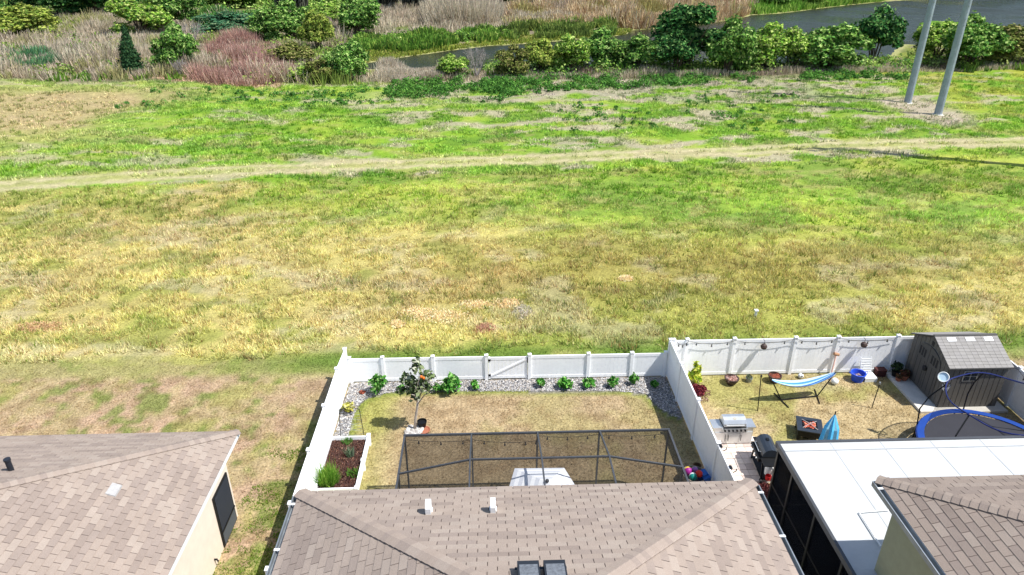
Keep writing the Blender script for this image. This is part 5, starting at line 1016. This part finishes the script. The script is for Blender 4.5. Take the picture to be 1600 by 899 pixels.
mb=MB(); mb.tube([(rcx*.4+math.cos(R(t))*rr0,rcy*.4+math.sin(R(t))*rr0,zR+.04*math.cos(R(t*6-120))) for t in range(0,361,8)],.024,6,cap=False); mb.build('top_ring',mat('navy_tube',(30,40,96),.5),tt)
mb=MB(); n=48
for k in range(n):
    a0,a1=2*math.pi*k/n,2*math.pi*(k+1)/n; f=lambda a,r,z,ox=0,oy=0:(ox+math.cos(a)*r,oy+math.sin(a)*r,z); mb.add([f(a0,tr_-.2,zB+.05),f(a1,tr_-.2,zB+.05),f(a1,rr0,zR,rcx*.4,rcy*.4),f(a0,rr0,zR,rcx*.4,rcy*.4)],[(0,1,2,3)])
mb.build('safety_net',M['net'],tt)
hp=thing('basketball_hoop','small white basketball hoop and backboard clipped to the top ring of the trampoline','basketball hoop',(16.22,20.62,2.48)); mb=MB(); mb.lathe([(1e-4,0),(.17,0),(.17,.03),(1e-4,.03)],18); bb=mb.build('backboard',mat('pale_blue_board',(196,220,236),.4),hp); bb.rotation_euler=(R(62),0,R(-35)); bb.location=(0,0,.34)
mb=MB(); mb.tube([(math.cos(R(t))*.17,math.sin(R(t))*.17,.045) for t in range(0,361,24)],.02,5,cap=False); q=mb.build('backboard_rim',M['white'],hp); q.rotation_euler=bb.rotation_euler; q.location=bb.location
mb=MB(); mb.tube([(.12+math.cos(R(t))*.13,-.12+math.sin(R(t))*.13,.1) for t in range(0,361,30)],.013,5,cap=False); mb.build('rim',M['black'],hp); mb=MB()
for k in range(8): a_=k*math.pi/4; mb.tube([(.12+math.cos(a_)*.13,-.12+math.sin(a_)*.13,.1),(.12+math.cos(a_+.4)*.08,-.12+math.sin(a_+.4)*.08,-.14)],.012,4)
mb.build('net',M['white'],hp,'stuff')
# ---------------------------------------------------------------- straw heaps and litter in the field
def heap(px,py,w,d,cols,label,n=1500,h=.07):
    p=at(px,py); t=thing('straw_heap',label,'straw heap',(p[0],p[1],float(gheight(p[0],p[1])))); r=RNG.normal(0,.5,(n,2)); k=(np.hypot(r[:,0],r[:,1])<1.3)&(fbm((p[0]+r[:,0]*w)*1.,(p[1]+r[:,1]*d),.45,3,3)>.27); r=r[k]; pal=np.array([lin(c)*.98 for c in cols])
    blades('straw',np.stack([r[:,0]*w,r[:,1]*d,.05*np.exp(-(r**2).sum(1)*2)+.04+.05*RNG.random(len(r))],1),h,.08,.95,1,pal[RNG.choice(len(pal),len(r))],M['dry'],.05,parent=t)
PE=[(253,234,190),(252,226,176),(254,238,200),(248,214,160)]
for a_ in ((652,490,.9,.8,PE,'pale peach straw heap, leftmost in the field behind the centre yard'),(700,496,1.1,.7,PE,'broad pale straw heap second from the left in the field'),(745,478,.9,.45,PE,'thin strip of pale straw behind the broad heap'),(788,476,.8,.5,PE+[(240,200,150)],'orange tinted straw heap behind the grey twigs'),
 (757,514,.42,.42,[(214,172,146),(200,156,130)],'small reddish brown heap nearest the fence'),(816,488,.45,.7,[(222,214,196),(200,190,172)],'pile of pale grey twigs right of the straw heaps'),(622,507,.3,.35,PE,'little pale straw heap left of the others'),(57,512,1.2,.5,[(214,184,140),(206,172,128)],'brown dead patch of straw near the left edge'),(978,436,.35,.3,PE,'tiny straw heap alone in the middle of the field')): heap(*a_)
p=at(1180,496); t=thing('survey_marker','small white marker stake in the field behind the right yard','marker',(p[0],p[1],0)); MB().box(-.05,.05,-.05,.05,0,.36).build('stake',M['white'],t); MB().box(-.09,.09,-.09,.09,.361,.42).build('cap',M['white'],t)
